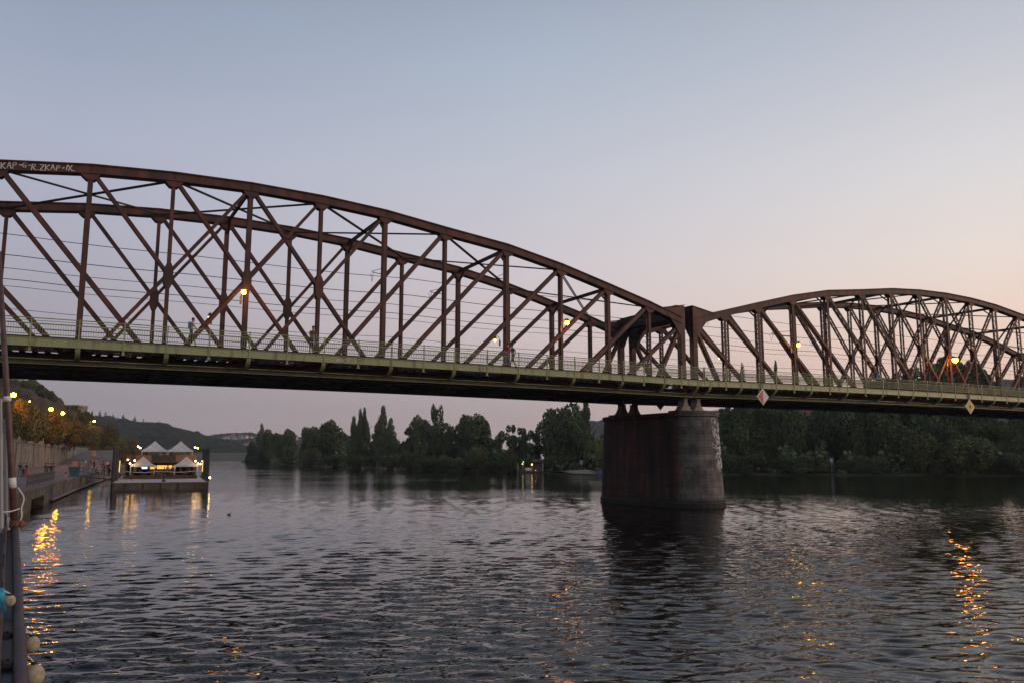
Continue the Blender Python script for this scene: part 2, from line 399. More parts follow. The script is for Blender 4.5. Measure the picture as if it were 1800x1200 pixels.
def water_mat():
    m, n, l, b = new_mat('river_water')
    b.inputs['Base Color'].default_value = (.006,.0055,.005,1)
    b.inputs['Roughness'].default_value = .05
    b.inputs['IOR'].default_value = 1.333
    tc = n.new('ShaderNodeTexCoord')
    hs = []
    for sc, st, amp in ((2.7, (.55,1.5,1), .0165), (6.0, (.8,1.3,1), .0025), (.5, (.7,1.4,1), .012)):
        mp = n.new('ShaderNodeMapping'); mp.inputs['Rotation'].default_value = (0,0,R(29)); mp.inputs['Scale'].default_value = st
        nz = n.new('ShaderNodeTexNoise'); nz.inputs['Scale'].default_value = sc; nz.inputs['Detail'].default_value = 2
        l.new(tc.outputs['Object'], mp.inputs['Vector']); l.new(mp.outputs[0], nz.inputs['Vector'])
        mu = n.new('ShaderNodeMath'); mu.operation = 'MULTIPLY'; mu.inputs[1].default_value = amp; l.new(nz.outputs['Fac'], mu.inputs[0])
        hs.append(mu)
    a = n.new('ShaderNodeMath'); l.new(hs[0].outputs[0], a.inputs[0]); l.new(hs[1].outputs[0], a.inputs[1])
    a2 = n.new('ShaderNodeMath'); l.new(a.outputs[0], a2.inputs[0]); l.new(hs[2].outputs[0], a2.inputs[1])
    pn = n.new('ShaderNodeTexNoise'); pn.inputs['Scale'].default_value = .028; pn.inputs['Detail'].default_value = 4; l.new(tc.outputs['Object'], pn.inputs['Vector'])
    pr = n.new('ShaderNodeMapRange'); pr.inputs[1].default_value = .36; pr.inputs[2].default_value = .62; pr.inputs[3].default_value = .35; pr.inputs[4].default_value = 1.5; l.new(pn.outputs['Fac'], pr.inputs[0])
    a3 = n.new('ShaderNodeMath'); a3.operation = 'MULTIPLY'; l.new(a2.outputs[0], a3.inputs[0]); l.new(pr.outputs[0], a3.inputs[1])
    bp = n.new('ShaderNodeBump'); bp.inputs['Strength'].default_value = 1.0; bp.inputs['Distance'].default_value = 1.0
    l.new(a3.outputs[0], bp.inputs['Height']); l.new(bp.outputs[0], b.inputs['Normal'])
    return m
M['water'] = water_mat()

# ------------------------------------------------------------------ river
def make_water():
    rng = np.random.default_rng(5)
    cx, cy = CAM.x, CAM.y
    r = np.concatenate([np.geomspace(5, 170, 900), np.geomspace(180, 4400, 20)])
    na = 930
    # denser angles over the arc of river that lies ahead, coarser behind
    fwd = math.pi / 2 - YAW
    a1 = np.linspace(fwd - R(52), fwd + R(52), 800, endpoint=False)
    a2 = np.linspace(fwd + R(52), fwd + 2*math.pi - R(52), na - 800, endpoint=False)
    ang = np.concatenate([a1, a2])
    Rr, A = np.meshgrid(r, ang, indexing='ij')
    X = cx + Rr * np.cos(A); Y = cy + Rr * np.sin(A); Z = np.zeros_like(X)
    dr = np.gradient(r)[:, None]
    sp = np.maximum(dr, Rr * R(0.13))
    for i in range(90):
        lam = float(np.exp(rng.uniform(math.log(.22), math.log(1.25))))
        th = fwd + math.pi + rng.normal(0, .4)
        slope = .026 * (lam / .6) ** (-.3 if lam > .6 else .4)
        k = 2 * math.pi / lam
        ph = rng.uniform(0, 2*math.pi)
        fade = np.clip((lam / sp - 2.2) / 2.0, 0, 1)
        if fade.max() <= 0: continue
        q = k * (X * math.cos(th) + Y * math.sin(th)) + ph
        patch = .8 + .55 * np.sin(X * .045 * math.cos(i) + Y * .05 * math.sin(i * 1.7) + i)
        Z += fade * slope / k * np.sin(q) * patch
    nr = len(r); n = len(ang)
    co = np.stack([X, Y, Z], -1).reshape(-1, 3)
    i = np.arange(nr - 1)[:, None] * n; j = np.arange(n)[None, :]; j2 = (j + 1) % n
    F = np.stack([i + j, i + n + j, i + n + j2, i + j2], -1).reshape(-1, 4)
    centre = len(co); co = np.vstack([co, [[cx, cy, 0]]])
    tri = np.stack([np.full(n, centre), np.arange(n), (np.arange(n) + 1) % n], -1)
    me = bpy.data.meshes.new('river_water')
    me.vertices.add(len(co)); me.vertices.foreach_set('co', co.ravel())
    nl = F.size + tri.size
    me.loops.add(nl); me.loops.foreach_set('vertex_index', np.concatenate([F.ravel(), tri.ravel()]))
    ls = np.concatenate([np.arange(len(F)) * 4, F.size + np.arange(len(tri)) * 3])
    me.polygons.add(len(ls)); me.polygons.foreach_set('loop_start', ls)
    me.polygons.foreach_set('loop_total', np.concatenate([np.full(len(F), 4), np.full(len(tri), 3)]))
    me.update(calc_edges=True)
    me.polygons.foreach_set('use_smooth', np.ones(len(ls), bool))
    me.materials.append(M['water'])
    o = bpy.data.objects.new('river_water', me); COL.objects.link(o)
    tag(o, kind='structure')
make_water()

# ------------------------------------------------------------------ banks, quay, ramp, hills
def strip(name, left, right, m, kind='structure', nsub=1):
    """ground sheet between two 3-D polylines with the same number of points"""
    v, f = [], []
    for a, b in zip(left, right):
        for k in range(nsub + 1):
            v.append(tuple(Vector(a).lerp(Vector(b), k / nsub)))
    w = nsub + 1
    for i in range(len(left) - 1):
        for k in range(nsub):
            f.append((i*w+k, i*w+k+1, (i+1)*w+k+1, (i+1)*w+k))
    me = bpy.data.meshes.new(name); me.from_pydata(v, [], f); me.materials.append(m); me.update()
    o = bpy.data.objects.new(name, me); COL.objects.link(o); tag(o, kind=kind); return o

def interp(P, y):
    for a, b in zip(P, P[1:]):
        if y <= b[1]: 
            t = (y - a[1]) / (b[1] - a[1]); return a[0] + (b[0] - a[0]) * t
    return P[-1][0]
QUAY = [(-19,-90),(-16.2,-40),(-13.3,0),(-10.4,34.6),(-8.2,58.8),(-4.2,97.9),(4.5,176),(8,250),(10,310),(12,370),(14,430),(30,620)]
WALL = [(-36,-90),(-30,-40),(-25.5,0),(-22.5,40),(-19.5,98),(-16.2,145),(-10.8,237),(-6.5,312),(2.0,398)]
QZ, SZ = 1.7, 7.2
ys = [-90,-60,-40,-20,0,15,34.6,58.8,80,97.9,120,145,176,205,237]
strip('quay_pavement', [(interp(WALL,y)+.6, y, QZ) for y in ys], [(interp(QUAY,y)-.5, y, QZ) for y in ys], M['paving'])
ry = [237,270,305,340,375,398]
rz = [QZ, QZ+1.0, QZ+2.2, QZ+3.6, QZ+5.1, SZ]
strip('ramp_pavement', [(interp(WALL,y)+.6, y, z) for y, z in zip(ry, rz)], [(interp(QUAY,y)-.5, y, z) for y, z in zip(ry, rz)], M['paving'])
strip('street', [(-420, y, SZ) for y in ys+ry[1:]], [(interp(WALL,y)-.6, y, SZ) for y in ys+ry[1:]], M['paving'])
fy = [398, 410, 430, 480, 620]
strip('upstream_road', [(-60, y, SZ) for y in fy], [(interp(QUAY,y)-.5, y, SZ - max(0, (y-398)*.02)) for y in fy], M['paving'])
strip('upstream_ground', [(-420, y, SZ-.01) for y in fy], [(-60, y, SZ-.01) for y in fy], M['grass'])

# quay wall: coping and face, following the quay line; a landing recess near the bridge
def wall_along(name, P, z0, z1, thick, m, label, cat, coping=None, seg=4.0, batter=0.0, gaps=()):
    root = empty(name, (P[0][0], P[0][1], z0)); tag(root, label, cat)
    face, cop = MB(), MB()
    pts = []
    for a, b in zip(P, P[1:]):
        n = max(1, int(math.dist(a, b) / seg))
        pts += [Vector(a).lerp(Vector(b), i / n) for i in range(n)]
    pts.append(Vector(P[-1]))
    for a, b in zip(pts, pts[1:]):
        d = (b - a).normalized(); nr = Vector((-d.y, d.x))      # towards the land side
        mid = (a + b) / 2
        if any(g0 < mid.y < g1 for g0, g1 in gaps):
            zb = z1 - .75
        else: zb = z0
        q = [a - nr*batter, b - nr*batter, b + nr*thick, a + nr*thick]
        t = [a, b, b + nr*thick, a + nr*thick]
        face.quadbox([(p.x, p.y, zb) for p in q] + [(p.x, p.y, z1) for p in t])
        if zb > z0:      # back of the recess
            face.quadbox([(p.x, p.y, z0) for p in (a+nr*2.2, b+nr*2.2, b+nr*(2.2+thick), a+nr*(2.2+thick))] + [(p.x, p.y, z1-.01) for p in (a+nr*2.2, b+nr*2.2, b+nr*(2.2+thick), a+nr*(2.2+thick))])
        if coping:
            ch, co = coping
            q = [a - nr*co, b - nr*co, b + nr*(thick+.05), a + nr*(thick+.05)]
            cop.quadbox([(p.x, p.y, z1+.002) for p in q] + [(p.x, p.y, z1+ch) for p in q])
    face.build('wall_face', m, root, origin=root.location)
    if coping: cop.build('coping', M['paving'] if cat == 'quay wall' else M['stone_wall'], root, origin=root.location)
    return root
qw = wall_along('quay_wall', [p for p in QUAY if p[1] < 440], -1.0, QZ-.12, .9, M['quay_stone'], 'low stained stone quay wall along the left riverbank', 'quay wall', coping=(.13,.12), gaps=((20,30),))
ew = wall_along('embankment_wall', WALL, QZ-.2, 6.9, .9, M['stone_wall'], 'tall pale stone retaining wall behind the quay', 'wall', coping=(.25,.2))
par, pil = MB(), MB()
for y in range(-88, 390, 6):
    x = interp(WALL, y); x2 = interp(WALL, y+6)
    par.beam((x-.25, y, 7.6), (x2-.25, y+6, 7.6), .35, .9)
par.build('parapet', M['stone_wall'], ew, origin=ew.location)
for y in (60, 98, 128, 160, 190, 222, 268, 282, 318, 350):
    x = interp(WALL, y)
    p_ = MB(); p_.box((x-.25, y, 4.87), (.8, .9, 6.4)); p_.box((x-.25, y, 8.12), (.9, 1.0, .1))
    p_.build('pilaster', M['stone_wall'], ew, origin=ew.location)
# iron mooring rails / strip above waterline
ml = MB()
for a, b in zip(QUAY[3:6], QUAY[4:7]):
    ml.beam((a[0]+.22, a[1], .22), (b[0]+.22, b[1], .22), .3, .14)
ml.build('kerb_strip', M['pale_cast'], qw, origin=qw.location)

def mound(name, prof, dist, m, rows, bump=0.0, base=0.0, bscale=.02, seed=0, kind='structure', sub=6):
    """a hill whose skyline runs through the pixel list prof at distance dist; rows = [(distance factor, height factor)]"""
    xs, tops = [], []
    px0, px1 = prof[0][0], prof[-1][0]
    N = max(12, int((px1 - px0) / sub))
    v, f = [], []
    dense = []
    for (d0, h0), (d1, h1) in zip(rows, rows[1:]):
        for k in range(8): t = k / 8; dense.append((d0 + (d1-d0)*t, h0 + (h1-h0)*(t*t*(3-2*t))))
    dense.append(rows[-1])
    for i in range(N + 1):
        px = px0 + (px1 - px0) * i / N
        for a, b in zip(prof, prof[1:]):
            if px <= b[0] + 1e-6:
                t = (px - a[0]) / (b[0] - a[0]); py = a[1] + (b[1] - a[1]) * t; break
        top = at_d(px, py, dist); dirv = (top - CAM); dirv.z = 0; dirv.normalize()
        for df, hf in dense:
            p = CAM + dirv * (dist * df)
            z = base + (top.z - base) * hf
            if bump and 0 < hf:
                z += bump * min(1, hf*2) * (mnoise.fractal(Vector((p.x * bscale, p.y * bscale, seed)), 1.0, 2.0, 6))
            v.append((p.x, p.y, z))
    w = len(dense)
    for i in range(N):
        for k in range(w - 1):
            f.append((i*w+k, (i+1)*w+k, (i+1)*w+k+1, i*w+k+1))
    me = bpy.data.meshes.new(name); me.from_pydata(v, [], f); me.materials.append(m)
    me.polygons.foreach_set('use_smooth', [True]*len(f)); me.update()
    o = bpy.data.objects.new(name, me); COL.objects.link(o); tag(o, kind=kind)
    return o
mound('rock_hill', [(-420,640),(-200,640),(-60,655),(20,664),(58,670),(78,686),(96,694),(108,702),(113,716),(118,752),(124,784)], 420, M['rock'],
      [(.72,0),(.86,.5),(.95,.85),(1,1),(1.2,.9),(1.7,0)], bump=4.5, base=7, bscale=.085, seed=3, sub=3)
mound('forest_hill', [(60,724),(150,734),(200,736),(250,742),(300,748),(340,760),(370,768),(400,776),(430,784),(460,792),(500,800)], 1500, M['forest'],
      [(.62,0),(.8,.55),(.93,.9),(1,1),(1.15,.95),(1.6,0)], bump=7.0, base=0, bscale=.035, seed=8, sub=2)
mound('town_hill', [(330,772),(380,764),(420,762),(450,762),(500,766),(560,770),(640,778),(760,786),(900,790)], 2300, M['forest'],
      [(.6,0),(.85,.7),(1,1),(1.2,.9),(1.6,0)], bump=8, base=0, bscale=.02, seed=2, sub=3)
mound('far_hill', [(960,770),(1000,752),(1040,742),(1080,736),(1180,728),(1280,722),(1400,718),(1550,700),(1700,682),(1770,667),(1800,662),(1860,655),(2000,650)], 1900, M['forest'],
      [(.6,0),(.85,.7),(1,1),(1.2,.9),(1.6,0)], bump=8, base=0, bscale=.02, seed=5, sub=4)

SHORE = [(424,812.3),(470,815),(540,818.5),(620,821.5),(700,824.5),(800,827),(900,829),(1000,831),(1050,832),(1180,833),(1290,833.5),(1400,834),(1500,834.5),(1600,835),(1700,835.5),(1800,836),(1950,838),(2150,842)]
def shore_y(px):
    for a, b in zip(SHORE, SHORE[1:]):
        if px <= b[0]: return a[1] + (b[1]-a[1]) * (px-a[0])/(b[0]-a[0])
    return SHORE[-1][1]
sh = []
for px, py in SHORE:
    p = at_z(px, py, 0); d = (p - CAM); d.z = 0; L = d.length; d.normalize()
    sh.append((p, d, L))
strip('island_bank', [tuple(p - d*2 + Vector((0,0,-.4))) for p, d, L in sh], [tuple(p + d*9 + Vector((0,0,1.1))) for p, d, L in sh], M['grass'], nsub=3)
strip('island_ground', [tuple(p + d*8.9 + Vector((0,0,1.1))) for p, d, L in sh], [tuple(p + d*(L*.55+60) + Vector((0,0,2.2))) for p, d, L in sh], M['grass'], nsub=2)
fb = [(200,808),(300,808.3),(372,808.5),(430,808.8),(520,808.8)]
fbp = [at_z(px, py, 0) for px, py in fb]
strip('far_bank', [tuple(p) for p in fbp], [tuple(p + (p-CAM).normalized()*160 + Vector((0,0,9))) for p in fbp], M['grass'])

# ------------------------------------------------------------------ the railway bridge
NX = [0, 4.68, 9.27, 13.93, 19.08, 23.97, 28.52, 32.71, 36.26]
ZT = [21.875, 21.765, 21.443, 20.847, 20.25, 19.298, 18.165, 17.08, 15.99]       # top edge of the upper chord
DZ0 = 0.0
HALF, W = 36.26, 8.6
def camber(x): return .2 * (1 - (x / HALF) ** 2)
def nx(j): return math.copysign(NX[abs(j)], j) if j else 0.0
def zt(j): return ZT[abs(j)]
ZC = 9.38            # centre line of the lower chord
ZW = 9.0             # working point of the diagonals at the foot of the posts
def laced(mb, a, b, w, s, y, pitch=None):
    """riveted member in the plane y: two side plates with angle edges, and lacing bars across both open faces"""
    a, b = Vector((a[0], y, a[1])), Vector((b[0], y, b[1]))
    d = (b - a); L = d.length; d.normalize(); n = Vector((-d.z, 0, d.x))
    for sy in (-1, 1):
        o = Vector((0, sy * s / 2, 0))
        mb.beam(a + o, b + o, w, .035, up=(0, 1, 0))
        for sn in (-1, 1):
            e = n * (sn * (w / 2 - .012)) - Vector((0, sy * .036, 0))
            mb.beam(a + o + e, b + o + e, .02, .045, up=(0, 1, 0))
    p = pitch or s * .95
    k = max(2, int(L / p))
    for sn in (-1, 1):
        for i in range(k):
            t0, t1 = i / k * L, (i + 1) / k * L
            y0 = (-1 if i % 2 else 1) * (s / 2 - .03)
            q0 = a + d * t0 + n * (sn * w / 2) + Vector((0, y0, 0)); q1 = a + d * t1 + n * (sn * w / 2) + Vector((0, -y0, 0))
            mb.beam(q0, q1, .05, .012, up=n)

ORG = Vector((0, W / 2, 10.3))
span = empty('bridge_span', ORG)
tag(span, 'left rust-red arched truss span with painted graffiti on its upper chord', 'bridge span', 'railway bridge spans')
def part(mb, name, m, **k): return mb.build(name, m, span, origin=ORG, **k)
for Y, side in ((0.0, -1), (W, 1)):
    # upper chord: box of plates, wider cover plate, lower edge angles
    c = MB()
    for j in range(-8, 8):
        a = Vector((nx(j), Y, zt(j) - .32)); b = Vector((nx(j+1), Y, zt(j+1) - .32))
        e = (b - a).normalized() * .02
        for sy in (-1, 1):
            c.beam(a + Vector((0, sy*.23, 0)) - e, b + Vector((0, sy*.23, 0)) + e, .04, .58)
            c.beam(a + Vector((0, sy*.29, -.26)) - e, b + Vector((0, sy*.29, -.26)) + e, .1, .03)
            c.beam(a + Vector((0, sy*.29, .25)) - e, b + Vector((0, sy*.29, .25)) + e, .1, .03)
        c.beam(a + Vector((0,0,.305)) - e, b + Vector((0,0,.305)) + e, .7, .03)
        c.beam(a + Vector((0,0,-.285)) - e, b + Vector((0,0,-.285)) + e, .5, .025)
        # splice plates
        m_ = a.lerp(b, .38)
        for sy in (-1, 1):
            dd = (b - a).normalized() * .45
            c.beam(m_ - dd + Vector((0, sy*.257, 0)), m_ + dd + Vector((0, sy*.257, 0)), .016, .44)
    part(c, 'upper_chord', M['steel'])
    c = MB()
    for j in range(-8, 8):
        x0, x1 = nx(j), nx(j+1); z0, z1 = ZC + camber(x0), ZC + camber(x1)
        for sy in (-1, 1): c.beam((x0, Y+sy*.24, z0), (x1, Y+sy*.24, z1), .04, .66)
        c.beam((x0, Y, z0-.34), (x1, Y, z1-.34), .66, .03)
        c.beam((x0, Y, z0+.3), (x1, Y, z1+.3), .62, .03)
    part(c, 'lower_chord', M['soot_shade'])
    # posts
    for j in range(-7, 8):
        mb = MB(); wide = j % 2 == 0
        laced(mb, (nx(j), ZC + camber(nx(j))), (nx(j), zt(j) - .5), .28 if wide else .205, .43 if wide else .41, Y)
        part(mb, 'vertical_post', M['steel'])
    for s8 in (-1, 1):
        mb = MB(); x = s8 * HALF
        laced(mb, (x, ZC), (x, 17.0), .46, .5, Y, pitch=.5)
        for sy in (-1, 1):        # web plates of the end post and the raised corner at its head
            mb.prism([(x + s8*.24, 16.98), (x + s8*.24, 15.0), (x - s8*.35, 14.4), (x - s8*.9, 15.3), (x - s8*2.1, 16.62)], Y + sy*.27 - .015, Y + sy*.27 + .015)
        mb.beam((x - s8*2.2, Y, 16.66), (x + s8*.3, Y, 17.1), .62, .04)
        part(mb, 'end_post', M['steel'])
    # diagonals: each runs over two panels, crossing in the middle of the span
    dg = []
    for j in range(-8, 1): dg += [(j, j + 2), (-j, -j - 2)]
    dg += [(-8, -7), (8, 7)]
    for j0, j1 in dg:
        mb = MB(); big = min(abs(j0), 8) >= 3
        q0 = Vector((nx(j0), zt(j0) - .32)); q1 = Vector((nx(j1), ZW + camber(nx(j1))))
        if abs(j0) == 8: q0.y = 15.5
        L = (q1 - q0).length
        laced(mb, q0.lerp(q1, (.42 if abs(j0) < 8 else .3) / L), q0.lerp(q1, 1 - .25 / L), .265 if big else .2, .38, Y, pitch=.38)
        part(mb, 'diagonal_brace', M['steel'])
    # gusset plates under the upper chord
    for j in range(-7, 8):
        mb = MB(); x = nx(j); z = zt(j) - .6
        sl = (zt(j+1) - zt(j-1)) / (nx(j+1) - nx(j-1)) if abs(j) < 8 else 0
        P = [(x-.56, z-.56*sl+.12), (x+.56, z+.56*sl+.12), (x+.5, z+.5*sl-.08), (x+.22, z-.38), (x-.22, z-.38), (x-.5, z-.5*sl-.08)]
        for sy in (-1, 1): mb.prism(P, Y+sy*.265-.01, Y+sy*.265+.01)
        part(mb, 'gusset_plate', M['steel'])
    for j in (-1, 0, 1):
        mb = MB(); x = nx(j)
        zc = ((zt(j-1) - .32) + ZW + camber(nx(j+1))) / 2
        P = [(x-.13, zc-.78), (x+.13, zc-.78), (x+.27, zc-.42), (x+.27, zc+.42), (x+.13, zc+.78), (x-.13, zc+.78), (x-.27, zc+.42), (x-.27, zc-.42)]
        for sy in (-1, 1): mb.prism(P, Y+sy*.235-.012, Y+sy*.235+.012)
        part(mb, 'crossing_plate', M['steel'])
    # gussets on the lower chord
    for j in range(-7, 8):
        mb = MB(); x = nx(j); z = ZC + camber(x)
        P = [(x-.9, z+.2), (x+.9, z+.2), (x+.7, z+.5), (x+.25, z+.85), (x-.25, z+.85), (x-.7, z+.5)]
        for sy in (-1, 1): mb.prism(P, Y+sy*.275-.01, Y+sy*.275+.01)
        part(mb, 'foot_plate', M['soot_shade'])
# wind bracing between the upper chords
for j in (-6, -4, -2, 0, 2, 4, 6):
    mb = MB(); z = zt(j) - .4
    mb.beam((nx(j), .2, z), (nx(j), W-.2, z), .03, .24)
    for dz in (-.12, .12): mb.beam((nx(j), .2, z+dz), (nx(j), W-.2, z+dz), .14, .03)
    for y, s_ in ((.25, 1), (W-.25, -1)):
        mb.beam((nx(j), y, z-.9), (nx(j), y + s_*.9, z-.1), .14, .1)
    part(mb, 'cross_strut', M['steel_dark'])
for j in (-7, -5, -3, -1, 1, 3, 5):
    for fl in (0, 1):
        mb = MB()
        a = Vector((nx(j), .2 if fl else W-.2, zt(j)-.45)); b = Vector((nx(j+2), W-.2 if fl else .2, zt(j+2)-.45))
        for sx in (-.09, .09): mb.beam(a + Vector((sx, 0, fl*.05)), b + Vector((sx, 0, fl*.05)), .06, .09)
        part(mb, 'wind_brace', M['steel_dark'])
# portals at both ends: deep plated head beam with arched knees
for s8 in (-1, 1):
    mb = MB(); x = s8 * HALF
    top, n = 17.08, 24
    P = [(.2, top)] + [(W-.2, top)]
    arch = []
    for i in range(n + 1):
        y = .27 + (W - .54) * i / n; u = abs(2 * i / n - 1)
        arch.append((y, top - 1.05 - 1.6 * max(0, (u - .62) / .38) ** 1.8))
    P = [(.27, top), (W-.27, top)] + list(reversed(arch))
    for sx in (-.2, .2):
        mb.loft([[(x+sx-.012, y, z) for y, z in P], [(x+sx+.012, y, z) for y, z in P]])
    mb.beam((x, .2, top+.02), (x, W-.2, top+.02), .62, .04)
    for (y0, z0), (y1, z1) in zip(arch, arch[1:]): mb.beam((x, y0, z0), (x, y1, z1), .5, .03)
    x2 = x - s8 * 2.3                      # raking roof plates behind the portal head
    for y in (1.6, 3.4, 5.2, 7.0): mb.beam((x, y, top-.15), (x - s8*1.5, y, 16.55), .14, .2)
    part(mb, 'portal_frame', M['steel_dark'])
# floor
for j in range(-8, 9):
    mb = MB(); x = nx(j); z = camber(x)
    mb.box((x, W/2, 9.39+z), (.03, W-.6, .58)); mb.box((x, W/2, 9.7+z), (.34, W-.6, .03)); mb.box((x, W/2, 9.08+z), (.34, W-.6, .03))
    part(mb, 'cross_girder', M['soot_shade'])
for y in (1.55, 3.05, 5.55, 7.05):
    mb = MB()
    for j in range(-8, 8):
        x0, x1 = nx(j), nx(j+1)
        mb.beam((x0+.2, y, 9.72+camber(x0)), (x1-.2, y, 9.72+camber(x1)), .03, .5); mb.beam((x0+.2, y, 9.98+camber(x0)), (x1-.2, y, 9.98+camber(x1)), .25, .03)
        mb.beam((x0+.2, y, 9.46+camber(x0)), (x1-.2, y, 9.46+camber(x1)), .25, .03)
    part(mb, 'stringer', M['soot_shade'])
mb = MB(); x = -HALF + .4
while x < HALF - .3:
    for yc in (2.3, 6.3): mb.box((x, yc, 10.12+camber(x)), (.26, 2.6, .22))
    x += .66
sl = part(mb, 'sleepers', M['plank']); sl['kind'] = 'stuff'
for y in (1.58, 3.02, 5.58, 7.02):
    mb = MB()
    for j in range(-8, 8): mb.beam((nx(j), y, 10.31+camber(nx(j))), (nx(j+1), y, 10.31+camber(nx(j+1))), .07, .15)
    part(mb, 'rail', M['dark_rail'])
for j in range(-8, 8):                     # diagonal bracing under the floor
    mb = MB()
    mb.beam((nx(j), .3, 9.15+camber(nx(j))), (nx(j+1), W-.3, 9.15+camber(nx(j+1))), .14, .1)
    mb.beam((nx(j), W-.3, 9.11+camber(nx(j))), (nx(j+1), .3, 9.11+camber(nx(j+1))), .14, .1)
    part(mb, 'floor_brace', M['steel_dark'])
# the two footways on brackets outside the trusses
FO = 1.92
half_x = sorted(set([nx(j) for j in range(-8, 9)] + [(nx(j)+nx(j+1))/2 for j in range(-8, 8)]))
def wy(side, out): return -out if side < 0 else W + out
E0, E1 = -HALF - .66, HALF + .66
xs_ = [E0] + [nx(j) for j in range(-7, 8)] + [E1]
for side in (-1, 1):
    mb = MB()
    for x0, x1 in zip(xs_, xs_[1:]):
        y0, y1 = wy(side, .42), wy(side, FO - .05)
        mb.beam((x0, (y0+y1)/2, 10.5+camber(x0)), (x1, (y0+y1)/2, 10.5+camber(x1)), abs(y1-y0), .09)
        for o_ in (.7, 1.25): mb.beam((x0, wy(side, o_), 10.36+camber(x0)), (x1, wy(side, o_), 10.36+camber(x1)), .08, .18)
    part(mb, 'footway_deck', M['plank'])
    mb = MB()
    for x0, x1 in zip(xs_, xs_[1:]):
        mb.beam((x0, wy(side, FO), 10.21+camber(x0)), (x1, wy(side, FO), 10.21+camber(x1)), .03, .44)
        mb.beam((x0, wy(side, FO), 10.44+camber(x0)), (x1, wy(side, FO), 10.44+camber(x1)), .14, .025)
        mb.beam((x0, wy(side, FO), 9.985+camber(x0)), (x1, wy(side, FO), 9.985+camber(x1)), .14, .025)
    for x in half_x:
        mb.box((x, wy(side, FO+.03), 10.21+camber(x)), (.07, .05, .41))
    part(mb, 'fascia', M['green'])
    mb = MB()                                # service cable clipped under the footway edge
    P_ = []
    for i in range(len(half_x) * 2 - 1):
        x = half_x[i//2] if i % 2 == 0 else (half_x[i//2] + half_x[i//2+1]) / 2
        P_.append((x, wy(side, FO - .2), 9.9 + camber(x) - (.07 if i % 2 else 0)))
    mb.tube(P_, .025, 5, cap=False)
    part(mb, 'service_cable', M['wire'])
    mb = MB()                                # ledge: longitudinal bearer under the footway
    for x0, x1 in zip(xs_, xs_[1:]):
        mb.beam((x0, wy(side, .62), 9.27+camber(x0)), (x1, wy(side, .62), 9.27+camber(x1)), .03, .24)
    part(mb, 'bearer_web', M['green_dark'])
    mb = MB()
    for x0, x1 in zip(xs_, xs_[1:]):
        mb.beam((x0, wy(side, .72), 9.41+camber(x0)), (x1, wy(side, .72), 9.41+camber(x1)), .3, .045)
        mb.beam((x0, wy(side, .68), 9.14+camber(x0)), (x1, wy(side, .68), 9.14+camber(x1)), .14, .025)
    part(mb, 'bearer_flange', M['green'])
    for j in range(-8, 9):                   # curved brackets
        mb = MB(); x = nx(j); x = max(min(x, HALF-.0), -HALF); z = camber(x); n = 8
        arc = [(FO - .02 - 1.15 * (1 - math.cos(t)), 9.97 - .62 * math.sin(t)) for t in [R(75) * i / n for i in range(n + 1)]]
        for (o0, z0), (o1, z1) in zip(arc, arc[1:]):
            mb.beam((x, wy(side, o0), z0+z), (x, wy(side, o1), z1+z), .26, .03, up=(0, 1, .4))
        poly = [(o, z_) for o, z_ in arc] + [(arc[-1][0] - .25, arc[-1][1]), (.45, 9.97)]
        part(mb, 'bracket', M['green'])
        wb = MB(); poly = [(o - .02, z_) for o, z_ in arc] + [(arc[-1][0] - .2, arc[-1][1]), (arc[-1][0] - .2, arc[-1][1] + .2)] + [(o - .3, z_) for o, z_ in reversed(arc[1:-2])] + [(FO - .3, 9.97)]
        wb.loft([[(x-.012, wy(side, o), z_+z) for o, z_ in poly], [(x+.012, wy(side, o), z_+z) for o, z_ in poly]])
        part(wb, 'bracket_web', M['green_dark'])
    for j in range(-8, 8):
        mb = MB(); x = (nx(j)+nx(j+1))/2; z = camber(x)
        mb.box((x, wy(side, FO-.05), 9.86+z), (.12, .1, .24)); mb.box((x, wy(side, FO-.05), 9.73+z), (.2, .16, .04))
        part(mb, 'hanger_stub', M['green'])
    # outer railing
    rl = MB()
    for x0, x1 in zip(xs_, xs_[1:]):
        for zz, r_ in ((11.54, .03), (11.4, .02), (11.24, .036), (10.66, .024)):
            rl.tube([(x0, wy(side, FO), zz-.02+camber(x0)), (x1, wy(side, FO), zz-.02+camber(x1))], r_, 6)
    x = E0
    while x < E1:
        z = camber(x); rl.box((x, wy(side, FO), 10.93+z), (.02, .05, .6)); x += .125
    ro = part(rl, 'railing', M['green'])
    for x in [E0 + .05] + half_x[1:-1] + [E1 - .05]:
        mb = MB(); z = camber(x)
        mb.box((x, wy(side, FO+.035), 10.98+z), (.065, .06, 1.14)); mb.ball((x, wy(side, FO+.035), 11.56+z), .035, 6, 5)
        p_ = mb.build('railing_post', M['green'], ro, origin=ORG)
    # inner guard rail beside the truss
    mb = MB()
    for x0, x1 in zip(xs_, xs_[1:]):
        mb.tube([(x0, wy(side, .45), 11.12+camber(x0)), (x1, wy(side, .45), 11.12+camber(x1))], .03, 6)
    part(mb, 'guard_rail', M['steel_dark'])

# second span: the same structure beyond the pier
SHIFT = 2 * HALF + 1.38
span2 = copy_tree(span); span2.location = ORG + Vector((SHIFT, 0, .02))
tag(span2, 'right rust-red truss span with sky showing through its laced members', 'bridge span')

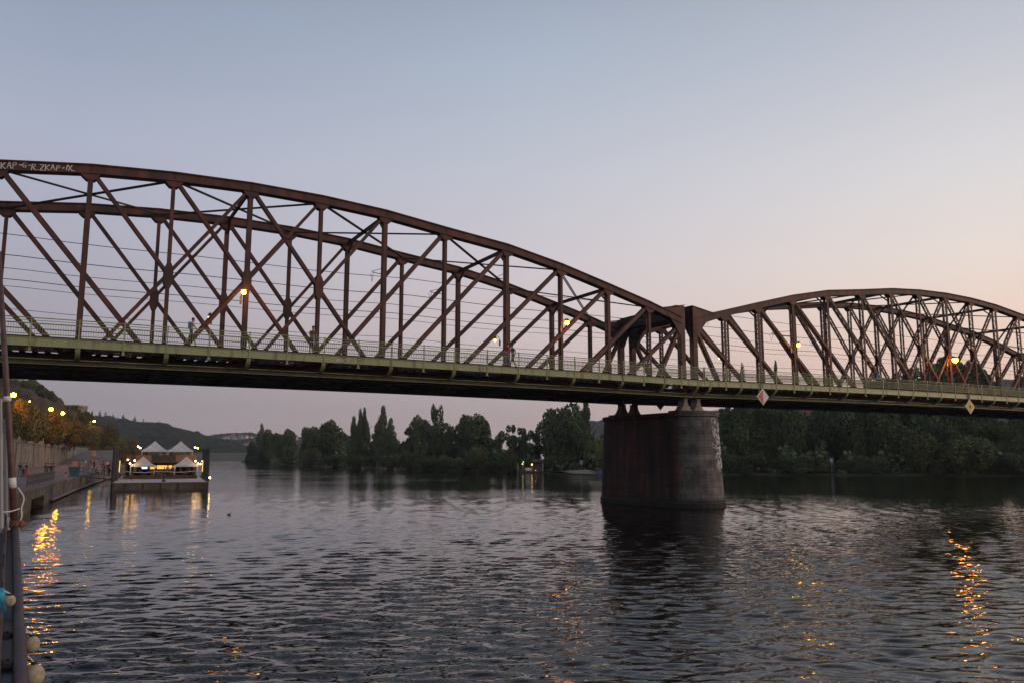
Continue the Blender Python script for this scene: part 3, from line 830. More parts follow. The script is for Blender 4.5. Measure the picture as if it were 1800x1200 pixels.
# graffiti lettering on the near upper chord of the left span: brushed strokes
GL = {'K': [[(0,0),(0,1)],[(.55,1),(.05,.5),(.6,0)]], 'A': [[(0,0),(.3,1),(.6,0)],[(.12,.35),(.5,.35)]], 'P': [[(0,0),(0,1),(.45,.95),(.5,.65),(.05,.5)]], '-': [[(.05,.45),(.4,.5)]],
      'G': [[(.55,.85),(.3,1),(.02,.6),(.1,.1),(.5,.05),(.55,.4),(.3,.42)]], 'R': [[(0,0),(0,1),(.45,.92),(.45,.6),(.05,.5),(.6,0)]], 'Z': [[(0,.95),(.6,1),(.05,.05),(.65,0)]], 'I': [[(.1,0),(.15,1)]], 'X': [[(0,1),(.6,0)],[(.6,1),(0,0)],[(.7,0),(.8,.1)]], '.': [[(.1,0),(.16,.06)]], 'N': [[(0,0),(.05,1),(.5,0),(.55,1)]], '~': [[(0,.5),(.2,.7),(.4,.4),(.6,.6)]]}
def strokes(body, height, place, seed, wd=.045):
    r_ = random.Random(seed); m_ = MB(); x = 0
    for ch in body:
        dy, sc, shy = r_.uniform(-.06,.06), r_.uniform(.85,1.1), r_.uniform(-.1,.15)
        for st in GL.get(ch, []):
            P = [Vector(place(x + (u + shy*v)*.8, dy + v*sc*height)) for u, v in [(u + r_.uniform(-.03,.03), v + r_.uniform(-.04,.04)) for u, v in st]]
            for a_, b_ in zip(P, P[1:]):
                e_ = (b_ - a_).normalized()*wd*.4; m_.beam(a_ - e_, b_ + e_, wd*r_.uniform(.8,1.2), .006, up=(0,1,0))
        x += {'-': .45, 'I': .35, '.': .3}.get(ch, .68)
    return m_, x
def chord_mid(x):
    j = next(j for j in range(-8, 8) if nx(j) <= x < nx(j+1)); t = (x - nx(j)) / (nx(j+1) - nx(j)); return zt(j) + (zt(j+1) - zt(j)) * t - .32
p0, p1 = at_y(1, 303.5, -.27), at_y(133, 307.5, -.27)
LW = strokes('KAP-G-R.ZKAP-IX.', .36, lambda u, v: (u, 0, v), 3)[1]
sx = (p1.x - p0.x) / LW
g_, _ = strokes('KAP-G-R.ZKAP-IX.', .36, lambda u, v: (p0.x + u*sx, -.281, chord_mid(p0.x + u*sx) - .17 + v), 3)
part(g_, 'graffiti', M['white_paint'])
# small scrawl on the fascia
q = at_y(592, 634.5, -FO - .02)
g_, _ = strokes('NK~', .26, lambda u, v: (q.x + u*.45, -FO - .021, 10.09 + camber(q.x) + v), 7, .035)
part(g_, 'graffiti', M['white_paint'])

# ------------------------------------------------------------------ pier
PX, PY = HALF + .69, 4.3
pier = empty('bridge_pier', (PX, PY, 0))
tag(pier, 'massive dark stone pier with rounded nose and pale graffiti, standing in the river', 'bridge pier')
def stadium(hw, hl, z, n=14):
    L = []
    for i in range(n + 1):
        a = math.pi * i / n; L.append((hw * math.cos(a), hl - hw + hw * math.sin(a), z))
    for i in range(n + 1):
        a = math.pi + math.pi * i / n; L.append((hw * math.cos(a), -(hl - hw) + hw * math.sin(a), z))
    return L
mb = MB(); mb.loft([stadium(2.7, 7.06, -2), stadium(2.7, 7.06, .38), stadium(2.63, 6.98, .5)])
mb.build('plinth', M['pier'], pier)
mb = MB(); K = 12
mb.loft([stadium(2.6 - .28*i/K, 6.95 - .37*i/K, .5 + (7.45 - .5)*i/K) for i in range(K + 1)])
mb.build('shaft', M['pier'], pier)
mb = MB(); mb.loft([stadium(2.36, 6.62, 7.455), stadium(2.46, 6.72, 7.5), stadium(2.46, 6.72, 7.78), stadium(2.3, 6.6, 7.84)])
mb.build('cap', M['pier'], pier)
for y in (-PY, W - PY):
    mb = MB(); mb.box((0, y, 7.93), (3.6, 1.3, .16)); mb.build('bearing_block', M['pier'], pier)
# graffiti scrawled down the nose
rng = random.Random(4)
mb = MB()
def on_nose(a, z, out=.012):
    t = (z - .5) / 6.95; hw, hl = 2.6 - .28*t, 6.95 - .37*t
    return Vector((math.cos(a) * (hw + out), -(hl - hw) + math.sin(a) * (hw + out), z))
for k in range(64):
    a0 = R(-64 + rng.uniform(-14, 14)); z0 = rng.uniform(3.1, 7.0)
    pts = []
    a, z = a0, z0
    da, dz = rng.uniform(-.05, .05), rng.uniform(-.12, .12)
    for i in range(9):
        pts.append(on_nose(a, min(z, 7.3))); a += da; z += dz
        ca, sa = math.cos(rng.uniform(.2, 1.1)), math.sin(rng.uniform(.2, 1.1))
        da, dz = da*ca - dz*.4*sa, dz*ca + da*2.2*sa
    mb.tube(pts, .034, 4)
mb.build('graffiti', M['white_paint'], pier)
# cast rocker bearings under each end of each truss
for y in (0, W):
    for x, w_ in ((HALF - .02, 'left'), (HALF + 1.4, 'right')):
        mb = MB(); n = 8; prof = []
        for i in range(n + 1):
            t = i / n; z = 8.0 + .9 * t; hw = .66 - .5 * math.sin(t * math.pi / 2) ** .8; prof.append((hw, z))
        L = [(x - h, z) for h, z in prof[:n+1]] + [(x - .22, 9.03)] + [(x + .22, 9.03)] + [(x + h, z) for h, z in reversed(prof[:n+1])]
        mb.prism(L, y - .4, y + .4)
        mb.box((x, y, 8.02), (1.3, .96, .06))
        o = mb.build('rocker_bearing', M['pale_cast'] if y == 0 else M['steel_dark'], None, origin=(x, y, 8.0))
        tag(o, {('left',0): 'pale cast bearing under the near end of the left span, on the pier', ('right',0): 'pale cast bearing under the near end of the right span, on the pier'}.get((w_, y), 'dark bearing silhouetted at the back of the pier under the %s span' % w_), 'bearing', 'bearings on top of the pier')

# ------------------------------------------------------------------ lamps, signs and wires on the bridge
def bridge_lamp(name, x, y, s, glow, label, big=True):
    root = empty(name, (x, y, 14.3)); tag(root, label, 'lamp', 'lamps fixed to the bridge trusses')
    a = MB(); r = (.28 if 'bright' in label else .15) if big else .1
    a.tube([(0, -s*.28, -.25), (0, -s*.12, .25), (0, s*.3, .4), (0, s*.55, .34)], .03, 6); a.box((0, -s*.28, -.3), (.12, .1, .5))
    a.build('arm', M['lamp_metal'], root)
    b = MB(); b.loft([[(r*1.2*k*math.cos(t), s*.6 + r*1.2*k*math.sin(t), z) for t in [2*math.pi*i/10 for i in range(10)]] for k, z in ((1.1, .2), (1.1, .26), (.5, .4))])
    b.build('hood', M['lamp_metal'], root)
    c = MB(); c.ball((0, s*.6, .06), r, 10, 7); c.build('bulb', glow, root, smooth=True)
for x, lab in ((-.36, 'glowing orange lamp on the centre post of the left span'), (23.8, 'glowing orange lamp on a post near the right end of the left span'), (SHIFT + NX[5]*-1 - .65, 'dimmer pale lamp on a post at the start of the right span'), (SHIFT - .75, 'bright orange lamp on the centre post of the right span')):
    bridge_lamp('bridge_lamp', x, -.6, -1, M['lamp_glow_pale'] if 'pale' in lab else M['lamp_glow_strong'] if 'bright' in lab else M['lamp_glow'] if 'near the right' in lab else M['lamp_glow_mild'], lab)
for x, lab in ((-.75, 'small far lamp seen behind the centre of the left span'), (23.3, 'small far lamp seen beside the red shirted walker'), (SHIFT - 24, 'small far lamp seen behind the lattice of the right span')):
    bridge_lamp('bridge_lamp', x, W + .55, 1, M['far_glow'], lab, big=False)

def diamond_sign(name, x, y, zc, hw, hh, label, faces, rz=0.0, back=False):
    root = empty(name, (x, y, zc), rz); tag(root, label, 'navigation sign')
    def dia(s, y0, y1, half=None, dx=0):
        P = [(0, -hh*s), (hw*s, 0), (0, hh*s), (-hw*s, 0)]
        if half == 'L': P = [(0, -hh*s), (0, hh*s), (-hw*s, 0)]
        m_ = MB(); m_.prism(P, y0, y1); return m_
    dia(1.0, -.02, .02).build('panel', faces[0], root)
    if len(faces) > 1: dia(.82, -.026, -.0205, half=faces[2]).build('colour_field', faces[1], root)
    for bx, bz in ((-.55,0),(.55,0),(0,.55),(0,-.55)):
        b_ = MB(); b_.tube([(bx*hw, -.034, bz*hh), (bx*hw, .03, bz*hh)], .028, 6); b_.build('bolt', M['lamp_metal'], root)
    h = MB()
    for sx in (-.12, .12): h.beam((sx, .05, hh*.55), (sx, .05, hh + .55), .05, .05)
    h.build('hanger', M['lamp_metal'], root)
    return root
diamond_sign('diamond_sign', 43.5, -2.08, 9.34, .74, .74, 'red and white diamond sign hanging from the footway edge', [M['sign_white'], M['red_paint'], 'L'])
ys_ = diamond_sign('diamond_sign', 73.7, -2.08, 9.36, .84, .78, 'yellow diamond sign with a dark mark hanging from the right span', [M['sign_white'], M['sign_yellow'], None])
mk = MB()
for a_ in (20, 80, 140): mk.beam((-.2*math.cos(R(a_)), -.0275, -.2*math.sin(R(a_))), (.2*math.cos(R(a_)), -.0275, .2*math.sin(R(a_))), .003, .09, up=(-math.sin(R(a_)), 0, math.cos(R(a_))))
mk.build('mark', M['wood_dark'], ys_)
diamond_sign('diamond_sign', 42.6, W + 2.1, 9.5, .74, .74, 'dark back of a diamond sign hanging on the far side above the pier', [M['steel_dark']])

WIRES = [(2.3, 17.25, .018, 'topmost carrier wire over the near track'), (2.3, 16.0, .02, 'near track wire, second from the top'), (6.3, 16.0, .016, 'far track carrier wire, third from the top'),
         (6.3, 15.3, .02, 'thick far track wire in the middle of the set'), (6.3, 14.85, .014, 'thin far wire just under the thick one'), (6.3, 13.4, .014, 'lowest wire of the set just above the railing')]
for y, z, r_, lab in WIRES:
    mb = MB(); pts = []
    x0 = -HALF - 1
    for i in range(61):
        x = x0 + (SHIFT + 2*HALF + 2) * i / 60
        pts.append((x, y + .12*math.sin(i*.7), z - .16*abs(math.sin(math.pi * i / 10)) + .05*math.sin(i)))
    mb.tube(pts, r_*1.25, 5, cap=False)
    tag(mb.build('overhead_wire', M['wire'], None, origin=(0, y, z)), lab, 'wire', 'overhead wires strung through the bridge')
for x, z, sgn, lab in ((9.5, 16.9, -1, 'catenary bracket arm on the fourth post right of centre'), (14.1, 15.9, -1, 'catenary arm by the post left of the red shirted walker'), (19.2, 17.6, 1, 'raised catenary arm with a hanging V-shaped loop'), (SHIFT-32.7, 16.3, 1, 'catenary arm on the first post of the right span'), (SHIFT-24, 15.4, -1, 'catenary arm on the third post of the right span'), (SHIFT-19, 15.2, 1, 'catenary arm on the fourth post of the right span')):
    root = empty('catenary_arm', (x, .3, z)); tag(root, lab, 'catenary arm', 'catenary arms on the truss posts')
    mb = MB(); mb.tube([(0,-.1,0),(.2*sgn,1.0,.25),(.3*sgn,2.0,.55)], .03, 6); mb.tube([(0,-.1,.5),(.3*sgn,2.0,.6)], .02, 6); mb.build('tube', M['wire'], root)
    mb = MB(); mb.tube([(.3*sgn,1.7,.5),(.28*sgn,2.0,-.2),(.3*sgn,2.25,.5)], .016, 5); mb.build('loop', M['wire'], root)
    mb = MB()
    for k in range(4): mb.ball((.02*sgn, .02+k*.06, .02+k*.015), .06, 7, 5)
    mb.build('insulator', M['rust'], root)

# ------------------------------------------------------------------ people
def figure_mesh(kind, seed=0, bare_legs=False, short_sleeve=True):
    """one continuous body grown with a skin modifier over a posed skeleton; faces -Y, feet at z = 0"""
    r = random.Random(seed)
    J, Ed, Rd = [], [], []
    def v(p, rad): J.append(p); Rd.append(rad if isinstance(rad, tuple) else (rad, rad)); return len(J) - 1
    def e(a, b, part): Ed.append((a, b, part))
    sit = kind.startswith('sit')
    pz = .48 if sit else .95
    lean = -.05 if kind == 'walk' else (-.14 if kind in ('lean', 'sit') else 0)
    pel = v((0, 0, pz), (.15, .115))
    wa = v((0, lean*.3, pz + .17), (.13, .1)); ch = v((0, lean, pz + .37), (.165, .115)); nk = v((0, lean*1.2, pz + .53), .055)
    hd0 = v((0, lean*1.3 - .01, pz + .61), (.075, .085)); hd1 = v((0, lean*1.35 - .02, pz + .70), (.083, .1)); hd2 = v((0, lean*1.3 - .005, pz + .765), (.06, .07))
    e(pel, wa, 1); e(wa, ch, 1); e(ch, nk, 1); e(nk, hd0, 0); e(hd0, hd1, 0); e(hd1, hd2, 0)
    for s in (-1, 1):
        sh = v((s*.19, lean, pz + .46), .058); e(ch, sh, 1)
        if kind == 'walk': sw = .16 * s; el = v((s*.24, lean + sw*.8, pz + .2), .042); wr = v((s*.235, lean + sw*1.2 - .13, pz - .02), .03)
        elif kind == 'lean': el = v((s*.25, -.16, pz + .2), .042); wr = v((s*.16, -.4, pz + .13), .03)
        elif sit: el = v((s*.24, -.12, pz + .2), .042); wr = v((s*.14, -.34, pz + .14), .03)
        else: el = v((s*.235, .02, pz + .19), .042); wr = v((s*.23, -.05, pz - .05), .03)
        pa = v(tuple(Vector(J[wr]) + (Vector(J[wr]) - Vector(J[el])).normalized() * .08), (.038, .018))
        e(sh, el, 1 if not short_sleeve else 4); e(el, wr, 0); e(wr, pa, 0)
        hip = v((s*.09, 0, pz - .06), .09); e(pel, hip, 2)
        if sit:
            kn = v((s*.12, -.42, pz + .0), .062); an = v((s*.12, -.46, .08 if kind == 'sit' else .04), .04); to = v((s*.13, -.6, .035 if kind == 'sit' else 0), .035)
        elif kind == 'walk':
            st = -.28 * s; kn = v((s*.1, st*.55 - .06, .5), .062); an = v((s*.1, st*1.1 + (.08 if s < 0 else .02), .1 if s < 0 else .08), .04); to = v((s*.11, st*1.1 - .13, .035), .035)
        else:
            kn = v((s*.1, -.02, .5), .062); an = v((s*.1, .01, .08), .04); to = v((s*.125, -.15, .035), .035)
        e(hip, kn, 2); e(kn, an, 0 if bare_legs else 2); e(an, to, 3)
    me = bpy.data.meshes.new('skeleton'); me.from_pydata(J, [(a, b) for a, b, _ in Ed], [])
    o = bpy.data.objects.new('skeleton', me); COL.objects.link(o)
    md = o.modifiers.new('skin', 'SKIN'); md.use_smooth_shade = True
    sk = me.skin_vertices[0].data
    for i, rr in enumerate(Rd): sk[i].radius = rr
    sk[0].use_root = True
    ss = o.modifiers.new('sub', 'SUBSURF'); ss.levels = 1; ss.render_levels = 1
    bpy.context.view_layer.update()
    out = bpy.data.meshes.new_from_object(o.evaluated_get(bpy.context.evaluated_depsgraph_get()))
    bpy.data.objects.remove(o)
    # fingers, thumb, nose and ears grown onto the same mesh
    bm = bmesh.new(); bm.from_mesh(out)
    def spur(p, q, r0, r1):
        p, q = Vector(p), Vector(q); d = (q - p)
        bmesh.ops.create_cone(bm, cap_ends=True, segments=5, radius1=r0, radius2=r1, depth=d.length, matrix=Matrix.Translation((p+q)/2) @ d.to_track_quat('Z', 'Y').to_matrix().to_4x4())
    for a, b, pt in Ed:
        if Rd[b] == (.038, .018):
            p = Vector(J[b]); d = (p - Vector(J[a])).normalized(); sd = d.cross(Vector((0, 1, .2))).normalized()
            for k in range(4): spur(p + sd*(-.027 + .018*k), p + sd*(-.03 + .02*k) + d*(.075 + (.012 if k in (1,2) else 0)) + Vector((0,-.02,0)), .0095, .007)
            spur(p - d*.03 + sd*.03, p + sd*.055 + d*.03, .011, .008)
    h = Vector(J[hd0])
    spur(h + Vector((0,-.085,.045)), h + Vector((0,-.112,.02)), .012, .015)
    for s in (-1, 1): spur(h + Vector((s*.075,0,.04)), h + Vector((s*.095,.012,.05)), .022, .014)
    bm.to_mesh(out); bm.free()
    segs = [(Vector(J[a]), Vector(J[b]), pt) for a, b, pt in Ed]
    for p in out.polygons:
        c = p.center; best, bp = 9, 1
        for a, b, pt in segs:
            d = b - a; t = max(0, min(1, (c - a).dot(d) / d.length_squared)); q = (c - a - d*t).length
            if q < best - 1e-4: best, bp, bt = q, pt, t
        if bp == 4: bp = 1 if bt < .6 else 0
        if bp == 2 and bare_legs and c.z < (.42 if sit else .52): bp = 0
        p.material_index = bp; p.use_smooth = True
    for k in ('skin', 'grey_cloth', 'navy', 'black_cloth'): out.materials.append(M[k])
    return out, Vector(J[hd1])
FIG = {}
def fig(kind, bare):
    if (kind, bare) not in FIG: FIG[(kind, bare)] = figure_mesh(kind, 1, bare)
    return FIG[(kind, bare)]
HAIR = {}
def person(loc, face, kind, top, bottom, label, bare=False, h=1.75, hair='hair', group=None, bag=None):
    me, hd = fig(kind, bare)
    o = bpy.data.objects.new('person', me); COL.objects.link(o)
    o.location = loc; o.rotation_euler = (0, 0, face); o.scale = (h/1.75,)*3
    for i, k in ((1, top), (2, bottom)):
        o.material_slots[i].link = 'OBJECT'; o.material_slots[i].material = M[k]
    tag(o, label, 'person', group)
    if (kind, hair) not in HAIR:
        m_ = MB(); m_.ball((hd.x, hd.y + .018, hd.z + .035), .098, 10, 8, .95)
        t = m_.build('hair', M[hair], None, smooth=True); HAIR[(kind, hair)] = t.data; bpy.data.objects.remove(t)
    ha = bpy.data.objects.new('hair', HAIR[(kind, hair)]); COL.objects.link(ha); ha.parent = o
    if bag:
        m_ = MB(); z = hd.z - .38
        m_.loft([[(x, y0, z + dz) for x, dz in ((-.14,-.2),(.14,-.2),(.16,.1),(.1,.22),(-.1,.22),(-.16,.1))] for y0 in (hd.y + .12, hd.y + .27)])
        b = m_.build('backpack', M[bag], None, origin=loc); b.location = Vector(loc)
        b.rotation_euler = (0, 0, face); 
        for vv in b.data.vertices: vv.co = vv.co + Vector(loc)
        tag(b, 'blue backpack worn by the walker on the bridge', 'backpack')
    return o
FZ = 10.56
def deck_z(x, s=0): return 10.545 + camber(x - s)
person((-3.3, -1.15, deck_z(-3.3)), R(90), 'walk', 'lavender', 'navy', 'person in a pale lavender shirt walking on the bridge footway', bare=True, bag='denim')
person((3.95, -1.45, deck_z(3.95)), R(15), 'lean', 'brown_cloth', 'black_cloth', 'person in a brown top leaning on the bridge railing', bare=True)
person((18.5, -1.2, deck_z(18.5)), R(80), 'walk', 'red_cloth', 'denim', 'person in a red shirt walking on the bridge beside a post')
person((19.15, -.95, deck_z(19.15)), R(-85), 'walk', 'teal_cloth', 'black_cloth', 'person in dark clothes walking just right of the red shirt')
person((60.4, -1.2, deck_z(60.4, SHIFT)), R(90), 'stand', 'sky_cloth', 'navy', 'person in a light blue shirt on the right span footway')

def on_quay(px, py, z=QZ + .01): 
    p = at_z(px, py, z); return (p.x, p.y, z)
quay_people = [
 (96, 845, 'sit', R(60), 'pink_cloth', 'khaki', True, 'bare legged person sitting on the quay edge with legs over the water', .0),
 (88, 843, 'stand', R(30), 'black_cloth', 'navy', False, 'person in black standing at the end of the quay fence', 0),
 (83, 842, 'stand', R(-20), 'teal_cloth', 'black_cloth', False, 'person in dark teal beside the quay fence', 0),
 (79, 841, 'stand', R(120), 'navy', 'navy', False, 'person in navy at the back of the dark group by the fence', 0),
 (92, 840, 'stand', R(200), 'brown_cloth', 'black_cloth', False, 'person in brown behind the sitting bare legged person', 0),
 (45, 838, 'stand', R(40), 'navy', 'red_cloth', False, 'person in navy top and red trousers at the left quay fence', 0),
 (40, 838, 'stand', R(-30), 'lavender', 'black_cloth', False, 'person in a pale pink-grey top at the left quay fence', 0),
 (34, 837, 'stand', R(10), 'black_cloth', 'grey_cloth', False, 'person in black just right of the leaning mast', 0),
 (8, 838, 'stand', R(0), 'red_cloth', 'black_cloth', False, 'person in red standing left of the leaning mast', 0),
 (121, 828, 'stand', R(90), 'black_cloth', 'black_cloth', False, 'dark figure standing just left of the teal bin', 0),
 (150, 820, 'stand', R(70), 'white_cloth', 'red_cloth', False, 'person in white above the parked bicycle', 0),
 (154, 824, 'walk', R(20), 'denim', 'navy', False, 'person in blue walking beside the bicycle', 0),
 (158, 822, 'stand', R(-60), 'brown_cloth', 'khaki', False, 'person in a tan top right of the bicycle', 0),
 (172, 815, 'walk', R(180), 'grey_cloth', 'pink_cloth', False, 'person in grey walking on the foot of the ramp', 0),
 (183, 828, 'stand', R(40), 'red_cloth', 'black_cloth', False, 'person in dark red near the gangway', 0),
 (188, 826, 'stand', R(-40), 'white_cloth', 'black_cloth', False, 'person in white near the gangway of the barge', 0),
 (194, 829, 'stand', R(100), 'red_cloth', 'navy', False, 'person in bright red closest to the barge', 0),
 (139, 823, 'stand', R(-100), 'navy', 'black_cloth', False, 'person in navy behind the blue bicycle', 0),
 (146, 826, 'stand', R(50), 'grey_cloth', 'denim', False, 'person in grey beside the blue bicycle', 0),
 (161, 817, 'stand', R(10), 'red_cloth', 'black_cloth', False, 'person in red standing back from the silver bicycle', 0),
 (165, 824, 'stand', R(150), 'black_cloth', 'black_cloth', False, 'person in black right of the silver bicycle', 0),
 (168, 818, 'walk', R(-20), 'pink_cloth', 'navy', False, 'person in pink walking toward the ramp', 0),
 (177, 820, 'stand', R(80), 'brown_cloth', 'black_cloth', False, 'person in brown left of the gangway group', 0),
 (180, 832, 'stand', R(-80), 'black_cloth', 'khaki', False, 'person in black and khaki at the front of the gangway group', 0),
 (191, 836, 'stand', R(130), 'navy', 'black_cloth', False, 'person in navy at the landing end of the gangway', 0),
 (197, 822, 'stand', R(30), 'teal_cloth', 'black_cloth', False, 'person in teal at the back of the gangway group', 0),
 (187, 834, 'sit', R(60), 'black_cloth', 'black_cloth', False, 'person in black sitting on the quay by the gangway', .0),
]
for px, py, kind, fc, top, bot, bare, lab, dz in quay_people:
    p = on_quay(px, py)
    if 'quay edge' in lab:
        y = 47.0; p = (interp(QUAY, y) - .05, y, QZ - .47)
        fc = R(92)
    elif kind == 'sit': 
        y = 92.0; p = (interp(QUAY, y) - .05, y, QZ - .47); fc = R(92)
    person(p, fc, kind, top, bot, lab, bare=bare)
for px, py, top, lab in ((170, 796.5, 'black_cloth', 'person in black at the top of the ramp'), (176, 796, 'red_cloth', 'person in red at the top of the ramp by the lamp post')):
    y = 352; p = at_y(px, py, y)
    person((p.x, y, np.interp(y, ry, rz) + .01), R(180), 'walk', top, 'navy', lab)

# ------------------------------------------------------------------ things on the quay
def street_lamp(px, py, zt_, label, reach=1.2, glow='street_glow', r=.45):
    r_ = ray(px, py); p = CAM + r_ * ((zt_ - CAM.z) / r_.z)
    root = empty('street_lamp', (p.x - reach, p.y, SZ)); tag(root, label, 'street lamp', 'street lamps on the embankment')
    h = zt_ - SZ
    a = MB(); a.tube([(0,0,-.2),(0,0,h*.3),(0,0,h+.1)], [.11,.09,.06], 8); a.build('pole', M['pole_grey'], root)
    a = MB(); a.tube([(0,0,h+.05),(reach*.4,0,h+.32),(reach*.9,0,h+.3)], .035, 6); a.build('arm', M['pole_grey'], root)
    a = MB(); a.loft([[(reach*.7,-.14,h+.24),(reach*1.35,-.1,h+.24),(reach*1.35,.1,h+.24),(reach*.7,.14,h+.24)], [(reach*.75,-.08,h+.42),(reach*1.25,-.05,h+.38),(reach*1.25,.05,h+.38),(reach*.75,.08,h+.42)]]); a.build('head', M['lamp_metal'], root)
    a = MB(); a.ball((reach, 0, h+.05), r, 10, 7, .8); a.build('bulb', M[glow], root, smooth=True)
street_lamp(24, 694, 15.7, 'glowing street lamp nearest to the leaning mast, highest of the row')
street_lamp(52, 705, 20.5, 'pale street lamp on the upper road beside the nearest lamp', glow='lamp_glow_pale', r=.16)
street_lamp(90, 719, 15.7, 'glowing street lamp in the middle of the row above the trees')
street_lamp(110, 726, 15.7, 'glowing street lamp just right of the middle lamp')
street_lamp(130, 732, 19.0, 'small faint street lamp in front of the dark trees', glow='lamp_glow_pale', r=.14)
street_lamp(165.5, 740, 15.7, 'tall pale street lamp at the top of the ramp', glow='lamp_glow_pale', r=.3)
# the upper-road lamps stand on the rising ground behind the embankment trees

root = empty('fence', (interp(QUAY, 30) - .4, 30, QZ)); tag(root, 'low iron barrier along the left quay edge', 'fence')
ra = MB(); 
pts = [(interp(QUAY, y) - .45, y) for y in (22, 26, 30, 34, 38, 42)]
for a, b in zip(pts, pts[1:]):
    for z in (1.05, .6, .15): ra.tube([(a[0], a[1], QZ+z), (b[0], b[1], QZ+z)], .022, 6)
    for k in range(1, 16):
        x, y = a[0] + (b[0]-a[0])*k/16, a[1] + (b[1]-a[1])*k/16; ra.tube([(x, y, QZ+.15), (x, y, QZ+1.05)], .012, 4)
ra.build('rails', M['lamp_metal'], root, origin=root.location)
for p in pts:
    m_ = MB(); m_.tube([(p[0], p[1], QZ), (p[0], p[1], QZ+1.12)], .035, 6); m_.build('post', M['lamp_metal'], root, origin=root.location)
p = on_quay(130, 837); root = empty('litter_bin', p); tag(root, 'square dark teal bin on the quay with an orange box on top', 'bin')
m_ = MB(); m_.loft([[(-.5,-.4,.05),(.5,-.4,.05),(.5,.4,.05),(-.5,.4,.05)],[(-.58,-.46,1.15),(.58,-.46,1.15),(.58,.46,1.15),(-.58,.46,1.15)]]); m_.build('body', M['bin_teal'], root)
m_ = MB(); m_.box((0,0,1.2),(1.24,1.0,.1)); m_.build('lid', M['lamp_metal'], root)
for x in (-.45,.45):
    m_ = MB(); m_.tube([(x,-.3,.08),(x,.3,.08)], .08, 8); m_.build('wheel', M['black'], root)
m_ = MB(); m_.box((0,0,.3),(.55,.5,.6)); m_.box((0,0,.62),(.6,.55,.06)); o = m_.build('crate', M['barrier_orange'], None); o.location = (p[0], p[1], p[2]+1.26); tag(o, 'orange box standing on the teal bin', 'box')
def bicycle(p, rz, m, label):
    root = empty('bicycle', p, rz); tag(root, label, 'bicycle')
    for x in (-.52, .52):
        w = MB(); w.tube([(x + .33*math.cos(2*math.pi*i/16), 0, .34 + .33*math.sin(2*math.pi*i/16)) for i in range(17)], .022, 6, cap=False)
        for i in range(8): w.tube([(x, 0, .34), (x + .32*math.cos(math.pi*i/4), 0, .34 + .32*math.sin(math.pi*i/4))], .004, 3)
        w.build('wheel', M['black'], root)
    f = MB()
    for a, b in (((-.52,0,.34),(-.12,0,.3)),((-.12,0,.3),(-.22,0,.85)),((-.52,0,.34),(-.2,0,.78)),((-.2,0,.78),(.36,0,.82)),((-.12,0,.3),(.38,0,.74)),((.35,0,.92),(.52,0,.34))): f.tube([a, b], .022, 6)
    f.build('frame', m, root)
    f = MB(); f.box((-.24,0,.9),(.26,.14,.06)); f.build('saddle', M['black'], root)
    f = MB(); f.tube([(.3,-.28,1.0),(.36,-.1,.98),(.36,.1,.98),(.3,.28,1.0)], .014, 6); f.build('handlebar', M['lamp_metal'], root)
bicycle(on_quay(143, 834), R(20), M['sign_blue'], 'blue bicycle parked near the quay edge')
bicycle(on_quay(158, 833), R(-15), M['pale_cast'], 'silver bicycle parked right of the blue one')
y = 318; p = at_y(165, 800, y)
m_ = MB(); m_.loft([[(-.9,-.3,0),(.9,-.3,0),(.9,.3,0),(-.9,.3,0)],[(-.8,-.12,.5),(.8,-.12,.5),(.8,.12,.5),(-.8,.12,.5)],[(-.75,-.1,1.9),(.75,-.1,1.9),(.75,.1,1.9),(-.75,.1,1.9)]])
o = m_.build('road_barrier', M['barrier_orange'], None); o.location = (p.x, y, float(np.interp(y, ry, rz))); tag(o, 'orange construction barrier on the ramp under the tall lamp', 'barrier')

# ------------------------------------------------------------------ floating restaurant
bd = ray(276, 861); bd.z = 0; bd.normalize()
brz = math.atan2(bd.y, bd.x) - math.pi/2
borg = at_z(282, 861.3, 0)
barge = empty('floating_restaurant', borg, brz)
tag(barge, 'floating restaurant barge with lit bar and mooring piles, moored at the quay', 'barge')
def bpart(mb, name, m, parent=None, **k): return mb.build(name, m, parent or barge, **k)
HWB = 5.35
m_ = MB(); m_.loft([[(-HWB+.1,.15,-.6),(HWB-.1,.15,-.6),(HWB-.1,34,-.6),(-HWB+.1,34,-.6)],[(-HWB,0,.2),(HWB,0,.2),(HWB,34,.2),(-HWB,34,.2)],[(-HWB,0,.96),(HWB,0,.96),(HWB,34,.96),(-HWB,34,.96)]]); bpart(m_, 'hull', M['hull_brown'])
m_ = MB(); m_.box((0,17,1.0),(2*HWB+.16,34.2,.07)); bpart(m_, 'deck', M['deck_pale'])
m_ = MB()
for x in (-4,-2,0,2,4): m_.box((x,-.05,.5),(.16,.1,.7))
bpart(m_, 'rubbing_strake', M['pile_dark'])
for x, y, h in ((-HWB-.05,.6,5.2),(-HWB-.05,8,5.3),(HWB+.05,.6,5.2),(HWB+.05,5,5.2),(HWB+.1,10,5.2),(HWB+.15,15,5.2)):
    m_ = MB(); m_.tube([(x,y,-1.5),(x,y,h)], .2, 10); m_.box((x,y,1.3),(.6,.5,.2)); pl = bpart(m_, 'mooring_pile', M['pile_dark'])
for x, y in ((-HWB+.3,8.0),(HWB-.35,6.0)):
    m_ = MB(); m_.box((x,y,2.9),(.1,.1,1.5)); bpart(m_, 'light_strip', M['strip_glow'])
